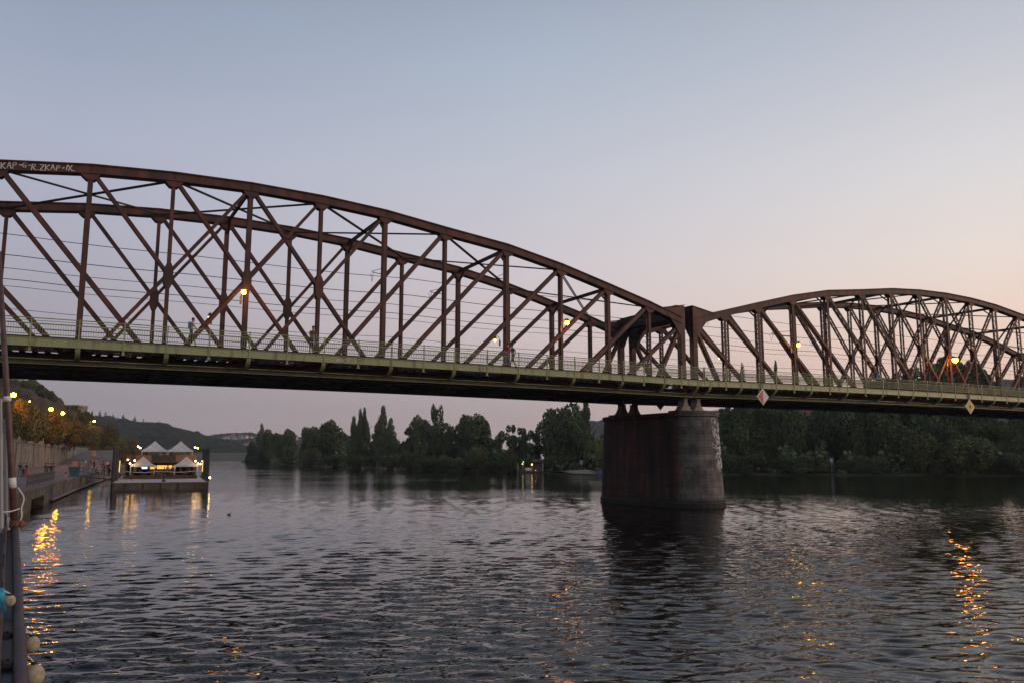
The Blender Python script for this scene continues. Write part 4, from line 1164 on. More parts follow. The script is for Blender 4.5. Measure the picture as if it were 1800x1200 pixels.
# lower saloon, upper terrace
m_ = MB(); m_.box((0,26,1.03+.06),(9.8,12,.1)); bpart(m_, 'floor', M['wood_dark'])
for x in (-4.6,-1.6,1.6,4.6):
    m_ = MB(); m_.box((x,20.2,2.12),(.16,.16,2.1)); bpart(m_, 'pillar', M['wood_dark'])
m_ = MB(); m_.box((0,31,2.15),(9.4,.15,2.15)); m_.box((-4.7,26,2.15),(.12,10,2.15)); m_.box((4.7,26,2.15),(.12,10,2.15)); bpart(m_, 'saloon_wall', M['wood_dark'])
m_ = MB(); m_.box((.3,23.5,1.65),(3.4,.7,1.1)); m_.box((.3,23.4,2.24),(3.7,.9,.07)); bpart(m_, 'bar_counter', M['wood_orange'])
m_ = MB(); m_.box((.2,25.4,2.55),(3.6,.1,.55)); bpart(m_, 'lit_bar_shelf', M['bar_glow'])
m_ = MB(); m_.box((-2.3,22.5,2.5),(.8,.06,.3)); bpart(m_, 'screen', M['screen_glow'])
m_ = MB(); m_.box((0,26,3.3),(9.9,12,.2)); bpart(m_, 'upper_deck', M['wood_dark'])
for x0, x1, mm in ((-4.8,-1.4,'wood_orange'),(-1.4,1.9,'wood_dark'),(1.9,4.8,'wood_orange')):
    m_ = MB(); m_.box(((x0+x1)/2,20.1,3.87),(x1-x0-.06,.08,.85)); m_.box(((x0+x1)/2,20.1,4.33),(x1-x0,.16,.06)); bpart(m_, 'terrace_panel', M[mm])
m_ = MB()
for x in [i*.5-4.75 for i in range(20)]: m_.tube([(x,31.6,3.4),(x,31.6,4.4)], .02, 4)
m_.tube([(-4.8,31.6,4.4),(4.8,31.6,4.4)], .03, 5); bpart(m_, 'terrace_rail', M['lamp_metal'])
m_ = MB(); m_.box((0,15.6,1.3),(9.6,.4,.5)); bpart(m_, 'planter', M['wood_dark'])
m_ = MB(); m_.tube([(-4.6+9.2*i/16, 15.2, 2.12 - .16*math.sin(math.pi*(i%8)/8)) for i in range(17)], .045, 6); bpart(m_, 'rope_rail', M['rope'])
for x in (-4.6,0,4.6):
    m_ = MB(); m_.tube([(x,15.2,1.03),(x,15.2,2.2)], .05, 6); bpart(m_, 'rail_post', M['lamp_metal'])
m_ = MB(); m_.tube([(.3,.6,1.03),(.3,.6,2.9)], .06, 6); m_.box((.3,.6,1.2),(.4,.4,.25)); bpart(m_, 'bollard_post', M['pile_dark'])
m_ = MB(); m_.box((-4.55,14,4.95),(2.2,12,.12))
for y in (8.3, 14, 19.6): m_.box((-5.4,y,3.0),(.12,.12,3.9)); m_.box((-3.6,y,3.0),(.12,.12,3.9))
for y in [8.4+.6*i for i in range(19)]: m_.box((-4.5,y,5.06),(2.4,.12,.1))
bpart(m_, 'pergola', M['pile_dark'])
m_ = MB(); 
for y in (3,9,15): m_.box((HWB-.5,y,5.0),(1.1,.12,.12))
m_.box((HWB-.1,9,5.08),(.14,13,.1)); m_.box((HWB-.9,9,5.08),(.14,13,.1)); bpart(m_, 'side_frame', M['pile_dark'])
def canopy(x, y, z0, w, h, hang, label, base):
    root = empty('parasol_tent', barge.matrix_basis @ Vector((x, y, base)), brz); tag(root, label, 'canopy', 'white canopies on the barge')
    a = w/2; dz = z0 - base
    m_ = MB(); sq = lambda s, z: [(-s,-s,z),(s,-s,z),(s,s,z),(-s,s,z)]
    n = 6
    m_.loft([sq(a, dz-.22), sq(a, dz)] + [sq(a*(1-t), dz + h*t**1.25) for t in [i/n for i in range(1, n)]] + [sq(.04, dz+h)])
    m_.build('canvas_roof', M['canvas'], root)
    for sx, sy in ((-1,-1),(1,-1),(1,1),(-1,1)):
        m_ = MB(); m_.tube([(sx*a*.96,sy*a*.96,0),(sx*a*.96,sy*a*.96,dz)], .04, 6); m_.build('leg', M['white_paint'], root)
bpy.context.view_layer.update()
canopy(-2.45, 17.4, 2.92, 3.2, 1.25, .2, 'lower left white canopy on the barge deck', 1.03)
canopy(3.3, 17.4, 2.92, 3.2, 1.25, .2, 'lower right white canopy on the barge deck', 1.03)
canopy(-1.05, 22.2, 5.05, 3.5, 1.4, .2, 'upper left white canopy on the barge terrace', 3.4)
canopy(2.5, 22.2, 5.05, 3.5, 1.4, .2, 'upper right white canopy on the barge terrace', 3.4)
def festoon(pts, label):
    root = empty('lamp_cluster', barge.matrix_basis @ Vector(pts[0]), brz); tag(root, label, 'lamp', 'bulb clusters on the barge')
    o = Vector(pts[0]); m_ = MB(); m_.tube([tuple(Vector(p)-o + Vector((0,0,.16))) for p in pts], .015, 4, cap=False); m_.build('cable', M['wire'], root)
    for p in pts:
        m_ = MB(); m_.ball(tuple(Vector(p)-o), .1, 8, 6); m_.build('bulb', M['bulb'], root, smooth=True)
festoon([(-4.35,15.5,3.7),(-4.05,15.5,3.2),(-3.75,15.5,3.0),(-3.5,15.5,3.6)], 'string of warm bulbs beside the lower left canopy')
festoon([(4.45,15.5,3.5),(4.8,15.5,3.15),(5.15,15.5,3.1),(5.4,15.5,3.5)], 'string of warm bulbs beside the lower right canopy')
festoon([(-3.3,21,5.6),(-3.0,21,5.4)], 'pair of bulbs left of the upper canopies')
festoon([(4.5,21,5.5),(4.9,21,5.4)], 'pair of bulbs right of the upper canopies')
festoon([(HWB+.35,1.0,1.5),(HWB+.36,1.1,1.42)], 'single warm light low on the right side of the barge')
bmx = barge.matrix_basis
for i, (x, y, z, kind, top, fc, lab) in enumerate([(-3.4,18,1.14,'stand','white_cloth',0,'guest in white under the lower left canopy'),(-1.6,18.6,1.14,'stand','pink_cloth',2,'guest in pink under the lower left canopy'),(.9,22.0,1.14,'stand','white_cloth',0,'waiter in white in front of the lit bar'),(2.6,18.4,1.14,'stand','red_cloth',1,'guest in red under the lower right canopy'),(4.2,18.8,1.14,'stand','black_cloth',3,'guest in black under the lower right canopy'),(-.2,21.2,3.4,'stand','white_cloth',0,'guest in white on the upper terrace'),(3.6,21.4,3.4,'stand','brown_cloth',1,'guest in brown on the upper terrace'),(-4.0,19.2,1.14,'stand','black_cloth',2,'guest in black at the left end of the lower deck'),(-2.7,17.9,1.14,'stand','navy',1,'guest in navy by the second table'),(-.7,18.3,1.14,'stand','brown_cloth',2,'guest in brown left of the bar'),(1.5,18.2,1.14,'stand','grey_cloth',0,'guest in grey right of the bar'),(3.5,17.6,1.14,'stand','navy',3,'guest in navy by the right tables'),(-2.2,21.6,3.4,'stand','black_cloth',1,'guest in black at the left of the terrace'),(1.4,21.8,3.4,'stand','navy',2,'guest in navy in the middle of the terrace')]):
    p = bmx @ Vector((x, y, z)); person(tuple(p), fc + brz, kind, top, 'black_cloth', lab)
for i, (x, y) in enumerate([(-3.9,17),(-2.2,16.8),(-.4,17.8),(1.6,17.6),(3.1,16.9),(4.5,17.2)]):
    root = empty('bistro_table', bmx @ Vector((x, y, 1.03)), brz)
    tag(root, ['leftmost small table on the barge deck','second small table under the left canopy','small table left of the middle of the barge deck','small table right of the middle of the barge deck','small table under the right canopy','rightmost small table on the barge deck'][i], 'table', 'small tables on the barge deck')
    m_ = MB(); m_.tube([(0,0,.72),(0,0,.76)], .42, 14); m_.build('tabletop', M['wood_orange'], root)
    m_ = MB(); m_.tube([(0,0,0),(0,0,.72)], .04, 6); m_.tube([(0,0,0),(0,0,.03)], .25, 10); m_.build('leg', M['lamp_metal'], root)
# gangway from the quay
qa = bmx @ Vector((-HWB, 9, 1.05)); qx = interp(QUAY, qa.y + 2)
root = empty('gangway', qa); tag(root, 'narrow gangway between the quay and the barge', 'gangway')
m_ = MB(); e_ = Vector((qx - .3, qa.y + 2.2, QZ + .06)) - qa; m_.beam((0,0,0), e_, 1.2, .12); m_.build('walkboard', M['wood_dark'], root)
for s in (-.55, .55):
    m_ = MB()
    for z in (.5, 1.0): m_.tube([(0,s,z), (e_.x, e_.y+s, e_.z+z)], .025, 6)
    for t in (0,.33,.66,1): m_.tube([(e_.x*t, e_.y*t+s, e_.z*t), (e_.x*t, e_.y*t+s, e_.z*t+1)], .025, 6)
    m_.build('handrail', M['pile_dark'], root)

# ------------------------------------------------------------------ boat in the left foreground
A = at_z(38, 1250, 1.22); A2 = at_z(31, 1030, 1.42); B = at_z(27, 926, 1.95)
bo = Vector(((A.x+B.x)/2, (A.y+B.y)/2, 0))
boat = empty('moored_boat', bo); tag(boat, 'dark old boat with a maroon rubbing rail moored at the left edge', 'boat')
def bz(t):
    q0 = A.lerp(A2, t*2) if t < .5 else A2.lerp(B, t*2-1); return q0
A0 = A + (A - A2).normalized() * 16; A0.z = 1.2
rail = [A0] + [bz(i/10) for i in range(11)]
m_ = MB(); m_.tube([p for p in rail], [.09]*11 + [.085], 10); m_.build('gunwale_rail', M['rail_maroon'], boat, smooth=True, origin=bo)
side = Vector((-1, 0, 0))
loops = []
for i, p in enumerate(rail):
    t = i / 11; wdt = 3.4 * (1 - t**2.2) + .15
    loops.append([(p.x+.02, p.y, p.z-.06), (p.x-.12, p.y, .35), (p.x-.55, p.y, -.5), (p.x-wdt*.6, p.y, -.6), (p.x-wdt, p.y, .3), (p.x-wdt-.1, p.y, p.z-.08)])
m_ = MB(); m_.loft(loops); m_.build('hull', M['boat_dark'], boat, origin=bo)
m_ = MB()     # inner stanchions and lower rail
rail2 = [p + Vector((-.28, 0, .05)) for p in rail[1:]]
m_.tube(rail2, .05, 8)
for p in rail2[::2]: m_.tube([p - Vector((0,0,.5)), p + Vector((0,0,.35))], .03, 6)
m_.build('inner_rail', M['rail_maroon'], boat, origin=bo)
T = at_y(2, 520, B.y + .4); 
mast = empty('mast', B); tag(mast, 'leaning rust-brown mast with white tape bands at the boat bow', 'mast')
m_ = MB(); m_.tube([B + Vector((0,0,-.25)), B.lerp(T, .3), B.lerp(T, .6), T + (T - B)*.2], [.105,.1,.09,.075], 12); m_.build('spar', M['mast_brown'], mast, smooth=True, origin=B)
def ax_at(py):
    lo, hi = 0.0, 1.2
    for _ in range(40):
        t = (lo+hi)/2; p = B.lerp(T, t); d = p - CAM
        cf = Vector((math.sin(YAW)*math.cos(PITCH), math.cos(YAW)*math.cos(PITCH), math.sin(PITCH))); up = Vector((-math.sin(YAW)*math.sin(PITCH), -math.cos(YAW)*math.sin(PITCH), math.cos(PITCH)))
        y = 600 - FPX * d.dot(up) / d.dot(cf)
        if y > py: lo = t
        else: hi = t
    return B.lerp(T, lo)
for y0, y1 in ((705, 696), (857, 839)):
    a, b = ax_at(y0), ax_at(y1); m_ = MB(); m_.tube([a, b], .109, 14); m_.build('tape_band', M['tape_white'], mast, smooth=True, origin=B)
m_ = MB(); m_.tube([B + Vector((.02,0,.0)), B + Vector((.02,0,.22))], .2, 12); m_.ball(tuple(B + Vector((.16,-.1,.1))), .12, 8, 6); m_.build('iron_collar', M['rust'], mast, origin=B)
rp = MB(); a = ax_at(856) + Vector((.14,-.05,0)); b = ax_at(893) + Vector((.15,-.08,0)); c = ax_at(920) + Vector((.1,-.1,0))
rp.tube(smooth_pts([a, a.lerp(b,.5) + Vector((.14,0,0)), b + Vector((.05,0,0)), b.lerp(c,.5) + Vector((.07,0,0)), c]), .022, 7)
d0 = b + Vector((-.5,-.3,-.05)); rp.tube(smooth_pts([b, b + Vector((-.25,-.12,-.08)), d0, d0 + Vector((-.3,-.2,.25)), d0 + Vector((-.7,-.5,.3))]), .022, 7)
tag(rp.build('mooring_rope', M['rope'], None, origin=b, smooth=True), 'white rope looped round the leaning mast', 'rope')
# deck clutter: coiled rope, bollard and cleats inside the rail
for k, (px, py) in enumerate(((12, 1006), (9, 1120), (10, 1170))):
    p = at_z(px, py, 1.25)
    m_ = MB(); m_.tube([(.16*math.cos(i*.5)*(1-.011*i), .16*math.sin(i*.5)*(1-.011*i), .0012*i + .01*math.sin(i)) for i in range(70)], .014, 6)
    o = m_.build('rope_coil', M['plank'] if k else M['rope'], None, smooth=True); o.location = p; tag(o, ['pale rope coil on the boat below the tarpaulin', 'dark rope coil on the boat beside the rail', 'dark rope coil nearest the bottom of the picture'][k], 'rope')
# tarpaulin over the bow gear
m_ = MB(); L = []
c0 = at_z(-14, 935, 1.75) + Vector((0, 1.2, 0))
for i in range(9):
    t = i / 8; w_ = .75 * math.sin(math.pi*min(1, t*1.0 + .12)) + .12
    L.append([tuple(c0 + Vector((w_*math.cos(2*math.pi*j/14)*.9, -2.6*t + .1, (.55 + .1*math.sin(j*2.3+i))*w_*1.1*math.sin(2*math.pi*j/14) - .1*t))) for j in range(14)])
m_.loft(L); tag(m_.build('tarpaulin', M['tarp'], None, origin=c0, smooth=True), 'crumpled grey tarpaulin bundled at the boat bow', 'tarpaulin')
for px, py, z, r_, lab in ((55, 1132, .82, .14, 'smaller cream ball fender hanging outside the boat'), (58, 1187, .78, .165, 'larger cream ball fender at the bottom of the picture'), (17, 1055, 1.55, .1, 'dull ball fender lying inside the rail')):
    p = at_z(px, py, z)
    root = empty('fender', p); tag(root, lab, 'fender', 'ball fenders of the boat')
    m_ = MB(); m_.ball((0,0,0), r_, 18, 12, 1.08); m_.build('ball', M['fender'], root, smooth=True)
    m_ = MB(); m_.tube([(0,0,r_*.9),(0,0,r_*1.3)], .04, 8); m_.build('eye', M['black'], root)
    m_ = MB(); m_.tube([(0,0,r_*1.2),(-.04,0,r_*1.5),(-.1,0,r_*1.9)], .012, 5); m_.build('lanyard', M['rope'], root)
p = at_z(-14, 1062, 1.45)
m_ = MB(); L = []
for i in range(8):
    t = i/7; L.append([(.32*math.cos(a_)*(1-.3*t*t)*(1+.06*math.sin(3*a_+i)), .6*math.sin(a_)*(1-.25*t*t), .7*t + .03*math.sin(a_*5)) for a_ in [2*math.pi*j/16 for j in range(16)]])
m_.loft(L); o = m_.build('covered_barrel', M['turquoise'], None, smooth=True); o.location = p - Vector((.05,0,.45)); tag(o, 'turquoise sheet wrapped over a bundle on the boat', 'cover')
for px, top, dd, lab in ((4, 700, 30, 'thin pale pole standing left of the leaning mast'), (12, 735, 31, 'thin ochre pole close behind the leaning mast')):
    a = at_d(px + 5, 905, dd); b = at_d(px - 3, top, dd)
    m_ = MB(); m_.tube([a - Vector((0,0,1.2)), b], [.06,.045], 8); tag(m_.build('thin_pole', M['plaster_grey'], None, origin=a), lab, 'pole')
# duck
p = at_z(403, 904.5, 0)
dk = empty('duck', p, .4); dk.scale = (.65,.65,.65); tag(dk, 'small dark duck swimming on the river', 'duck')
m_ = MB(); n = 10
m_.loft([[(x, r_*math.cos(2*math.pi*j/n), .06 + .75*r_*math.sin(2*math.pi*j/n) + dz) for j in range(n)] for x, r_, dz in ((-.3,.02,.1),(-.22,.08,.05),(-.08,.13,.02),(.08,.12,.02),(.15,.07,.08),(.17,.045,.16),(.2,.05,.22),(.25,.035,.22),(.27,.02,.21))])
m_.build('body', M['duck'], dk, smooth=True)
m_ = MB(); m_.loft([[(.26, -.018,.205),(.26,.018,.205),(.26,.018,.225),(.26,-.018,.225)],[(.33,-.015,.2),(.33,.015,.2),(.33,.015,.207),(.33,-.015,.207)]]); m_.build('bill', M['sign_yellow'], dk)

# ------------------------------------------------------------------ trees
def crown_mesh(kind, seed, n=2600):
    r = np.random.default_rng(seed)
    # unit crown: height 0..1, nominal half-width .5 ; lobes = (centre, radii)
    lobes = []
    if kind == 'round':
        lobes.append((np.array([0,0,.5]), np.array([.4,.4,.4])))
        for i in range(13):
            a = r.uniform(0, 2*np.pi); z = r.uniform(.2,.86); rad = .36*np.sqrt(max(.05, 1-((z-.5)/.52)**2))
            s = r.uniform(.15,.25); lobes.append((np.array([rad*np.cos(a), rad*np.sin(a), z]), np.array([s,s,s*r.uniform(.7,1.0)])))
    elif kind == 'poplar':
        for i in range(13):
            z = .1 + .8*i/12; w = .36*np.sin(np.pi*min(1, .12+z*.93))**.7
            a = r.uniform(0,2*np.pi); off = w*.35
            lobes.append((np.array([off*np.cos(a), off*np.sin(a), z]), np.array([w*.75,w*.75,.12])))
        lobes.append((np.array([0,0,.93]), np.array([.1,.1,.08])))
    elif kind == 'sparse':
        for i in range(17):
            a = r.uniform(0,2*np.pi); z = r.uniform(.22,.92); rad = r.uniform(.1,.46)*np.sqrt(max(.1, 1-((z-.5)/.55)**2))
            s = r.uniform(.07,.15); lobes.append((np.array([rad*np.cos(a), rad*np.sin(a), z]), np.array([s,s,s*.75])))
        lobes.append((np.array([0,0,.45]), np.array([.2,.2,.3])))
    elif kind == 'bush':
        for i in range(12):
            a = r.uniform(0,2*np.pi); rad = .34*np.sqrt(r.uniform(0,1)); z = r.uniform(.12,.62)
            s = r.uniform(.16,.26); lobes.append((np.array([rad*np.cos(a), rad*np.sin(a), z]), np.array([s,s,s*1.2])))
    elif kind == 'willow':
        for i in range(14):
            a = r.uniform(0,2*np.pi); rad = .38*np.sqrt(r.uniform(.1,1)); z = .78 - .9*rad*rad/.16*.25 + r.uniform(-.05,.06)
            s = r.uniform(.12,.18); lobes.append((np.array([rad*np.cos(a), rad*np.sin(a), z-.12]), np.array([s,s,.3])))
        lobes.append((np.array([0,0,.45]), np.array([.3,.3,.4])))
    elif kind == 'conifer':
        for i in range(12):
            z = .12 + .85*i/11; w = .42*(1-z)**.8 + .03; lobes.append((np.array([0,0,z]), np.array([w,w,.06])))
    vol = np.array([l[1].prod()**(2/3) for l in lobes]); pick = r.choice(len(lobes), n, p=vol/vol.sum())
    C_ = np.array([l[0] for l in lobes])[pick]; S_ = np.array([l[1] for l in lobes])[pick]
    d = r.normal(size=(n,3)); d /= np.linalg.norm(d, axis=1)[:,None]
    rr = r.uniform(.55,1.06,n)**.6
    P = C_ + d*S_*rr[:,None]
    P[:,2] = np.maximum(P[:,2], .0)
    nrm = d*.7 + r.normal(size=(n,3))*.6; nrm[:,2] += .25; nrm /= np.linalg.norm(nrm, axis=1)[:,None]
    t = np.cross(nrm, r.normal(size=(n,3))); t /= np.linalg.norm(t, axis=1)[:,None]; b = np.cross(nrm, t)
    s = (.019 if kind != 'conifer' else .03)*r.uniform(.6,1.4,n)[:,None]
    if kind == 'willow': b = b*1; 
    asp = r.uniform(.6,1.0,n)[:,None]
    if kind != 'willow':
        ex = np.percentile(np.abs(P[:,:2]), 99.3); P[:,:2] *= .5/ex
    z0, z1 = np.percentile(P[:,2], .5), np.percentile(P[:,2], 99.7); P[:,2] = np.maximum((P[:,2]-z0)/(z1-z0), -.02)
    # each clump: two quads folded along the middle so that it is not a flat card
    fold = nrm*s*.45
    V = np.concatenate([P - t*s - b*s*asp - fold, P - b*s*asp*1.15, P + t*s - b*s*asp*.9 - fold, P + t*s*.95 + b*s*asp - fold, P + b*s*asp*1.2, P - t*s*1.05 + b*s*asp*.85 - fold]).reshape(6, n, 3).transpose(1,0,2).reshape(-1,3)
    k = np.arange(n)*6
    F = np.concatenate([np.stack([k,k+1,k+4,k+5],1), np.stack([k+1,k+2,k+3,k+4],1)])
    me = bpy.data.meshes.new('crown')
    me.vertices.add(len(V)); me.vertices.foreach_set('co', V.astype(np.float32).ravel())
    me.loops.add(F.size); me.loops.foreach_set('vertex_index', F.ravel().astype(np.int32))
    me.polygons.add(len(F)); me.polygons.foreach_set('loop_start', np.arange(len(F), dtype=np.int32)*4); me.polygons.foreach_set('loop_total', np.full(len(F),4,np.int32))
    me.update(calc_edges=True)
    return me
CROWN = {}
for kd, cnt, nn in (('round',7,8500),('poplar',4,5200),('sparse',4,3400),('bush',5,4200),('willow',4,6500),('conifer',2,900)):
    CROWN[kd] = [crown_mesh(kd, 10*i + len(kd), nn) for i in range(cnt)]
TRUNK = {}
def trunk_mesh(limbs):
    m_ = MB(); r_ = random.Random(limbs)
    m_.tube([(0,0,-.03),(.005,.003,.2),(-.006,.004,.45),(.004,-.004,.75)], [.028,.021,.015,.006], 7)
    for i in range(limbs):
        a = 2*math.pi*i/limbs + r_.uniform(-.4,.4); z = r_.uniform(.22,.55); L = r_.uniform(.16,.34)
        m_.tube([(0,0,z),(L*.5*math.cos(a), L*.5*math.sin(a), z+L*.4),(L*math.cos(a), L*math.sin(a), z+L*.95)], [.01,.007,.003], 5)
    o = m_.build('trunk', M['bark']); me = o.data; bpy.data.objects.remove(o); return me
for k in (4, 6, 8): TRUNK[k] = trunk_mesh(k)
rt = random.Random(11)
for kd in CROWN:
    for me in CROWN[kd]: me.materials.append(M['leaf'])
def tree(kind, base, h, w, label, leaf='leaf', group='trees along the far bank', cat='tree', low=.0, name=None):
    """crown spans from low*h to h, w wide; base is the foot of the trunk"""
    nm = name or {'round':'broadleaf_tree','poplar':'poplar_tree','sparse':'broadleaf_tree','bush':'bush','willow':'willow_tree','conifer':'conifer_tree'}[kind]
    root = empty(nm, base, rt.uniform(0, 6.28)); tag(root, label, cat, group)
    c = bpy.data.objects.new('crown', rt.choice(CROWN[kind])); COL.objects.link(c); c.parent = root
    c.location = (0, 0, low*h); c.scale = (w, w, h*(1-low))
    c.material_slots[0].link = 'OBJECT'; c.material_slots[0].material = M[leaf]
    if kind != 'bush':
        t = bpy.data.objects.new('trunk', TRUNK[rt.choice((4,6,8))]); COL.objects.link(t); t.parent = root; t.scale = (h*.8, h*.8, h)
    return root
def shore_tree(kind, px, top, wpx, back, label, leaf='leaf', low=.0, gz=.9, **k):
    """tree whose crown top is seen at (px, top), standing `back` metres behind the waterline"""
    p = at_z(px, shore_y(px), 0); d = math.hypot(p.x-CAM.x, p.y-CAM.y) + back
    t = at_d(px, top, d); fw = (t - CAM).dot(Vector((math.sin(YAW), math.cos(YAW), 0)))
    g_ = gz if back > 6 else -.1 + back*.13
    return tree(kind, (t.x, t.y, g_), t.z - g_, wpx * fw / FPX * 1.08, label, leaf, low=low, **k)
T_ = [
 ('poplar',460,745,17,22,'slim poplar at the far left tip of the wooded bank','leaf_poplar'),
 ('round',476,756,34,16,'round tree beside the slim poplar at the left tip','leaf'),
 ('round',449,775,30,10,'low tree at the very left end of the wooded bank','leaf'),
 ('round',504,755,36,14,'rounded dark tree third from the left tip','leaf'),
 ('round',551,751,40,16,'domed tree in the left part of the wooded bank','leaf'),
 ('round',588,741,52,24,'broad domed tree left of the twin poplars','leaf'),
 ('round',566,747,34,34,'pale domed tree half hidden behind the broad dome','leaf'),
 ('poplar',622,733,22,14,'left and shortest of the three clustered poplars','leaf_poplar'),
 ('poplar',633,720,18,20,'middle poplar of the three clustered poplars','leaf_poplar'),
 ('poplar',641,718,18,18,'right poplar of the three clustered poplars','leaf_poplar'),
 ('sparse',656,762,26,26,'thin pale tree between the poplar groups','leaf'),
 ('poplar',674,715,28,16,'tallest lone poplar of the middle group','leaf_poplar'),
 ('poplar',687,735,24,14,'shorter poplar leaning on the tallest lone poplar','leaf_poplar'),
 ('round',708,774,40,24,'low dark tree right of the lone poplar','leaf'),
 ('sparse',724,752,38,14,'ragged tree with open drooping boughs','leaf'),
 ('round',744,733,46,18,'dense tree left of the spiky topped tree','leaf'),
 ('sparse',766,711,26,20,'tall spiky topped tree rising above its neighbours','leaf_poplar'),
 ('round',772,745,40,22,'dark tree under the spiky topped tree','leaf'),
 ('round',797,747,34,22,'small domed tree left of the large rounded tree','leaf'),
 ('round',838,730,62,18,'large rounded tree in the middle of the far bank','leaf'),
 ('round',822,748,34,26,'tree filling behind the large rounded tree','leaf'),
 ('sparse',876,757,34,20,'loose tree right of the large rounded tree','leaf'),
 ('sparse',901,747,34,18,'open topped tree above the yellow-green willow','leaf'),
 ('sparse',919,752,30,20,'open tree right of the yellow-green willow','leaf'),
 ('sparse',941,757,26,16,'ragged tree just left of the massive tree','leaf'),
 ('round',862,772,40,24,'low tree filling right of the large rounded tree','leaf'),
 ('round',930,778,50,26,'low tree filling behind the landing lamps','leaf'),
 ('round',985,712,74,18,'massive leafy tree left of the stone pier','leaf'),
 ('round',1002,724,56,14,'bulging tree on the right flank of the massive tree','leaf'),
 ('poplar',1030,700,30,22,'poplar rising behind the bridge beside the stone pier','leaf_poplar'),
 ('willow',1046,772,40,10,'light green willow just left of the stone pier','leaf_light'),
 ('round',1075,760,60,20,'tree mostly hidden behind the stone pier','leaf'),
 ('round',1140,748,70,24,'wide tree hidden behind the stone pier','leaf'),
 ('round',1215,750,70,24,'tree hidden behind the pier nose','leaf'),
]
for kind, px, top, w_, back, lab, lf in T_: shore_tree(kind, px, top, w_, back, lab, lf)
B_ = [(440,797,26,1),(465,788,36,3),(508,784,56,4),(546,788,34,2),(590,798,44,3),(628,799,34,1),(655,800,30,4),(684,800,34,2),(724,790,34,3),(752,803,44,1),(786,800,36,2),(812,806,36,1),(842,786,46,3),(862,810,30,0),(894,790,38,1),(915,806,30,3),(960,806,40,6),(990,800,50,8),(1040,800,40,8)]
names = ['first','second','third','fourth','fifth','sixth','seventh','eighth','ninth','tenth','eleventh','twelfth','thirteenth','fourteenth','fifteenth','sixteenth','seventeenth','eighteenth','nineteenth']
for i, (px, top, w_, back) in enumerate(B_):
    lt = i in (3, 5, 12, 14, 7)
    shore_tree('willow' if i in (5,12,14) else 'bush', px, top, w_, back, '%s leafy bush from the left along the %s waterline' % ('pale green' if lt else 'dark green', names[i] + ' stretch of the wooded') , 'leaf_light' if lt else 'leaf', low=0, cat='bush', group='bushes along the far waterline', name='bush')
# right bank behind the right span
RB = [
 ('round',1300,706,70,14,'tree just right of the pier nose under the bridge','leaf'),
 ('poplar',1305,643,20,40,'thin poplar tip showing above the footway right of the pier','leaf_poplar'),
 ('poplar',1363,636,16,44,'thin spire of a poplar seen through the right span','leaf_poplar'),
 ('round',1345,700,80,20,'tall tree with hanging foliage behind the red diamond sign','leaf'),
 ('willow',1385,706,64,12,'dark drooping tree right of the red diamond sign','leaf'),
 ('round',1430,712,80,26,'dark tree in the shaded gap of the right bank','leaf'),
 ('round',1480,706,80,24,'dark tree behind the blue signboard','leaf'),
 ('willow',1530,708,70,14,'drooping grey-green tree left of the pale willow','leaf'),
 ('round',1528,680,70,34,'crown just topping the footway left of the blue shirt','leaf'),
 ('round',1575,664,90,36,'rounded crown topping the right span railing','leaf'),
 ('round',1621,645,92,34,'broad crown topping the right span railing below the lamp','leaf'),
 ('round',1668,636,112,40,'highest crown seen through the lattice near the lamp','leaf'),
 ('round',1706,648,80,34,'crown right of the lamp behind the lattice','leaf'),
 ('willow',1612,758,62,4,'pale green willow at the waterline below the right span','leaf_light'),
 ('willow',1695,762,86,4,'wide pale willow at the waterline under the yellow sign','leaf_light'),
 ('willow',1570,738,60,10,'grey-green willow left of the pale waterline willow','leaf'),
 ('round',1655,735,60,14,'dark tree between the two pale waterline willows','leaf'),
 ('round',1728,742,50,16,'tree left of the small gap of sky at the right','leaf'),
 ('round',1775,742,50,12,'dark tree right of the small gap of sky','leaf'),
 ('round',1815,728,70,14,'dark tree at the right edge of the picture','leaf'),
 ('round',1790,690,40,46,'tree beyond the right end of the footway railing','leaf'),
 ('round',1880,720,90,16,'tree just outside the right edge','leaf'),
 ('round',1960,715,90,20,'second tree outside the right edge','leaf'),
]
for kind, px, top, w_, back, lab, lf in RB: shore_tree(kind, px, top, w_, back, lab, lf, low=.02, group='trees on the right bank')
for i, (px, top, w_) in enumerate(((1275,790,44),(1310,798,50),(1350,806,40),(1400,800,60),(1440,806,44),(1490,808,44),(1530,800,50),(1650,806,50),(1740,792,56),(1790,796,60),(1840,790,60))):
    shore_tree('bush', px, top, w_, 3 + i % 3, ['bush at the water right of the pier','bush under the first tree of the right bank','low bush below the red diamond sign','wide bush below the drooping tree','bush left of the blue signboard','bush right of the blue signboard','bush left of the pale willows','low bush between the pale willows','bush under the gap of sky','bush at the right end of the bank','bush outside the right edge'][i], 'leaf', low=0, cat='bush', group='bushes on the right bank', name='bush')

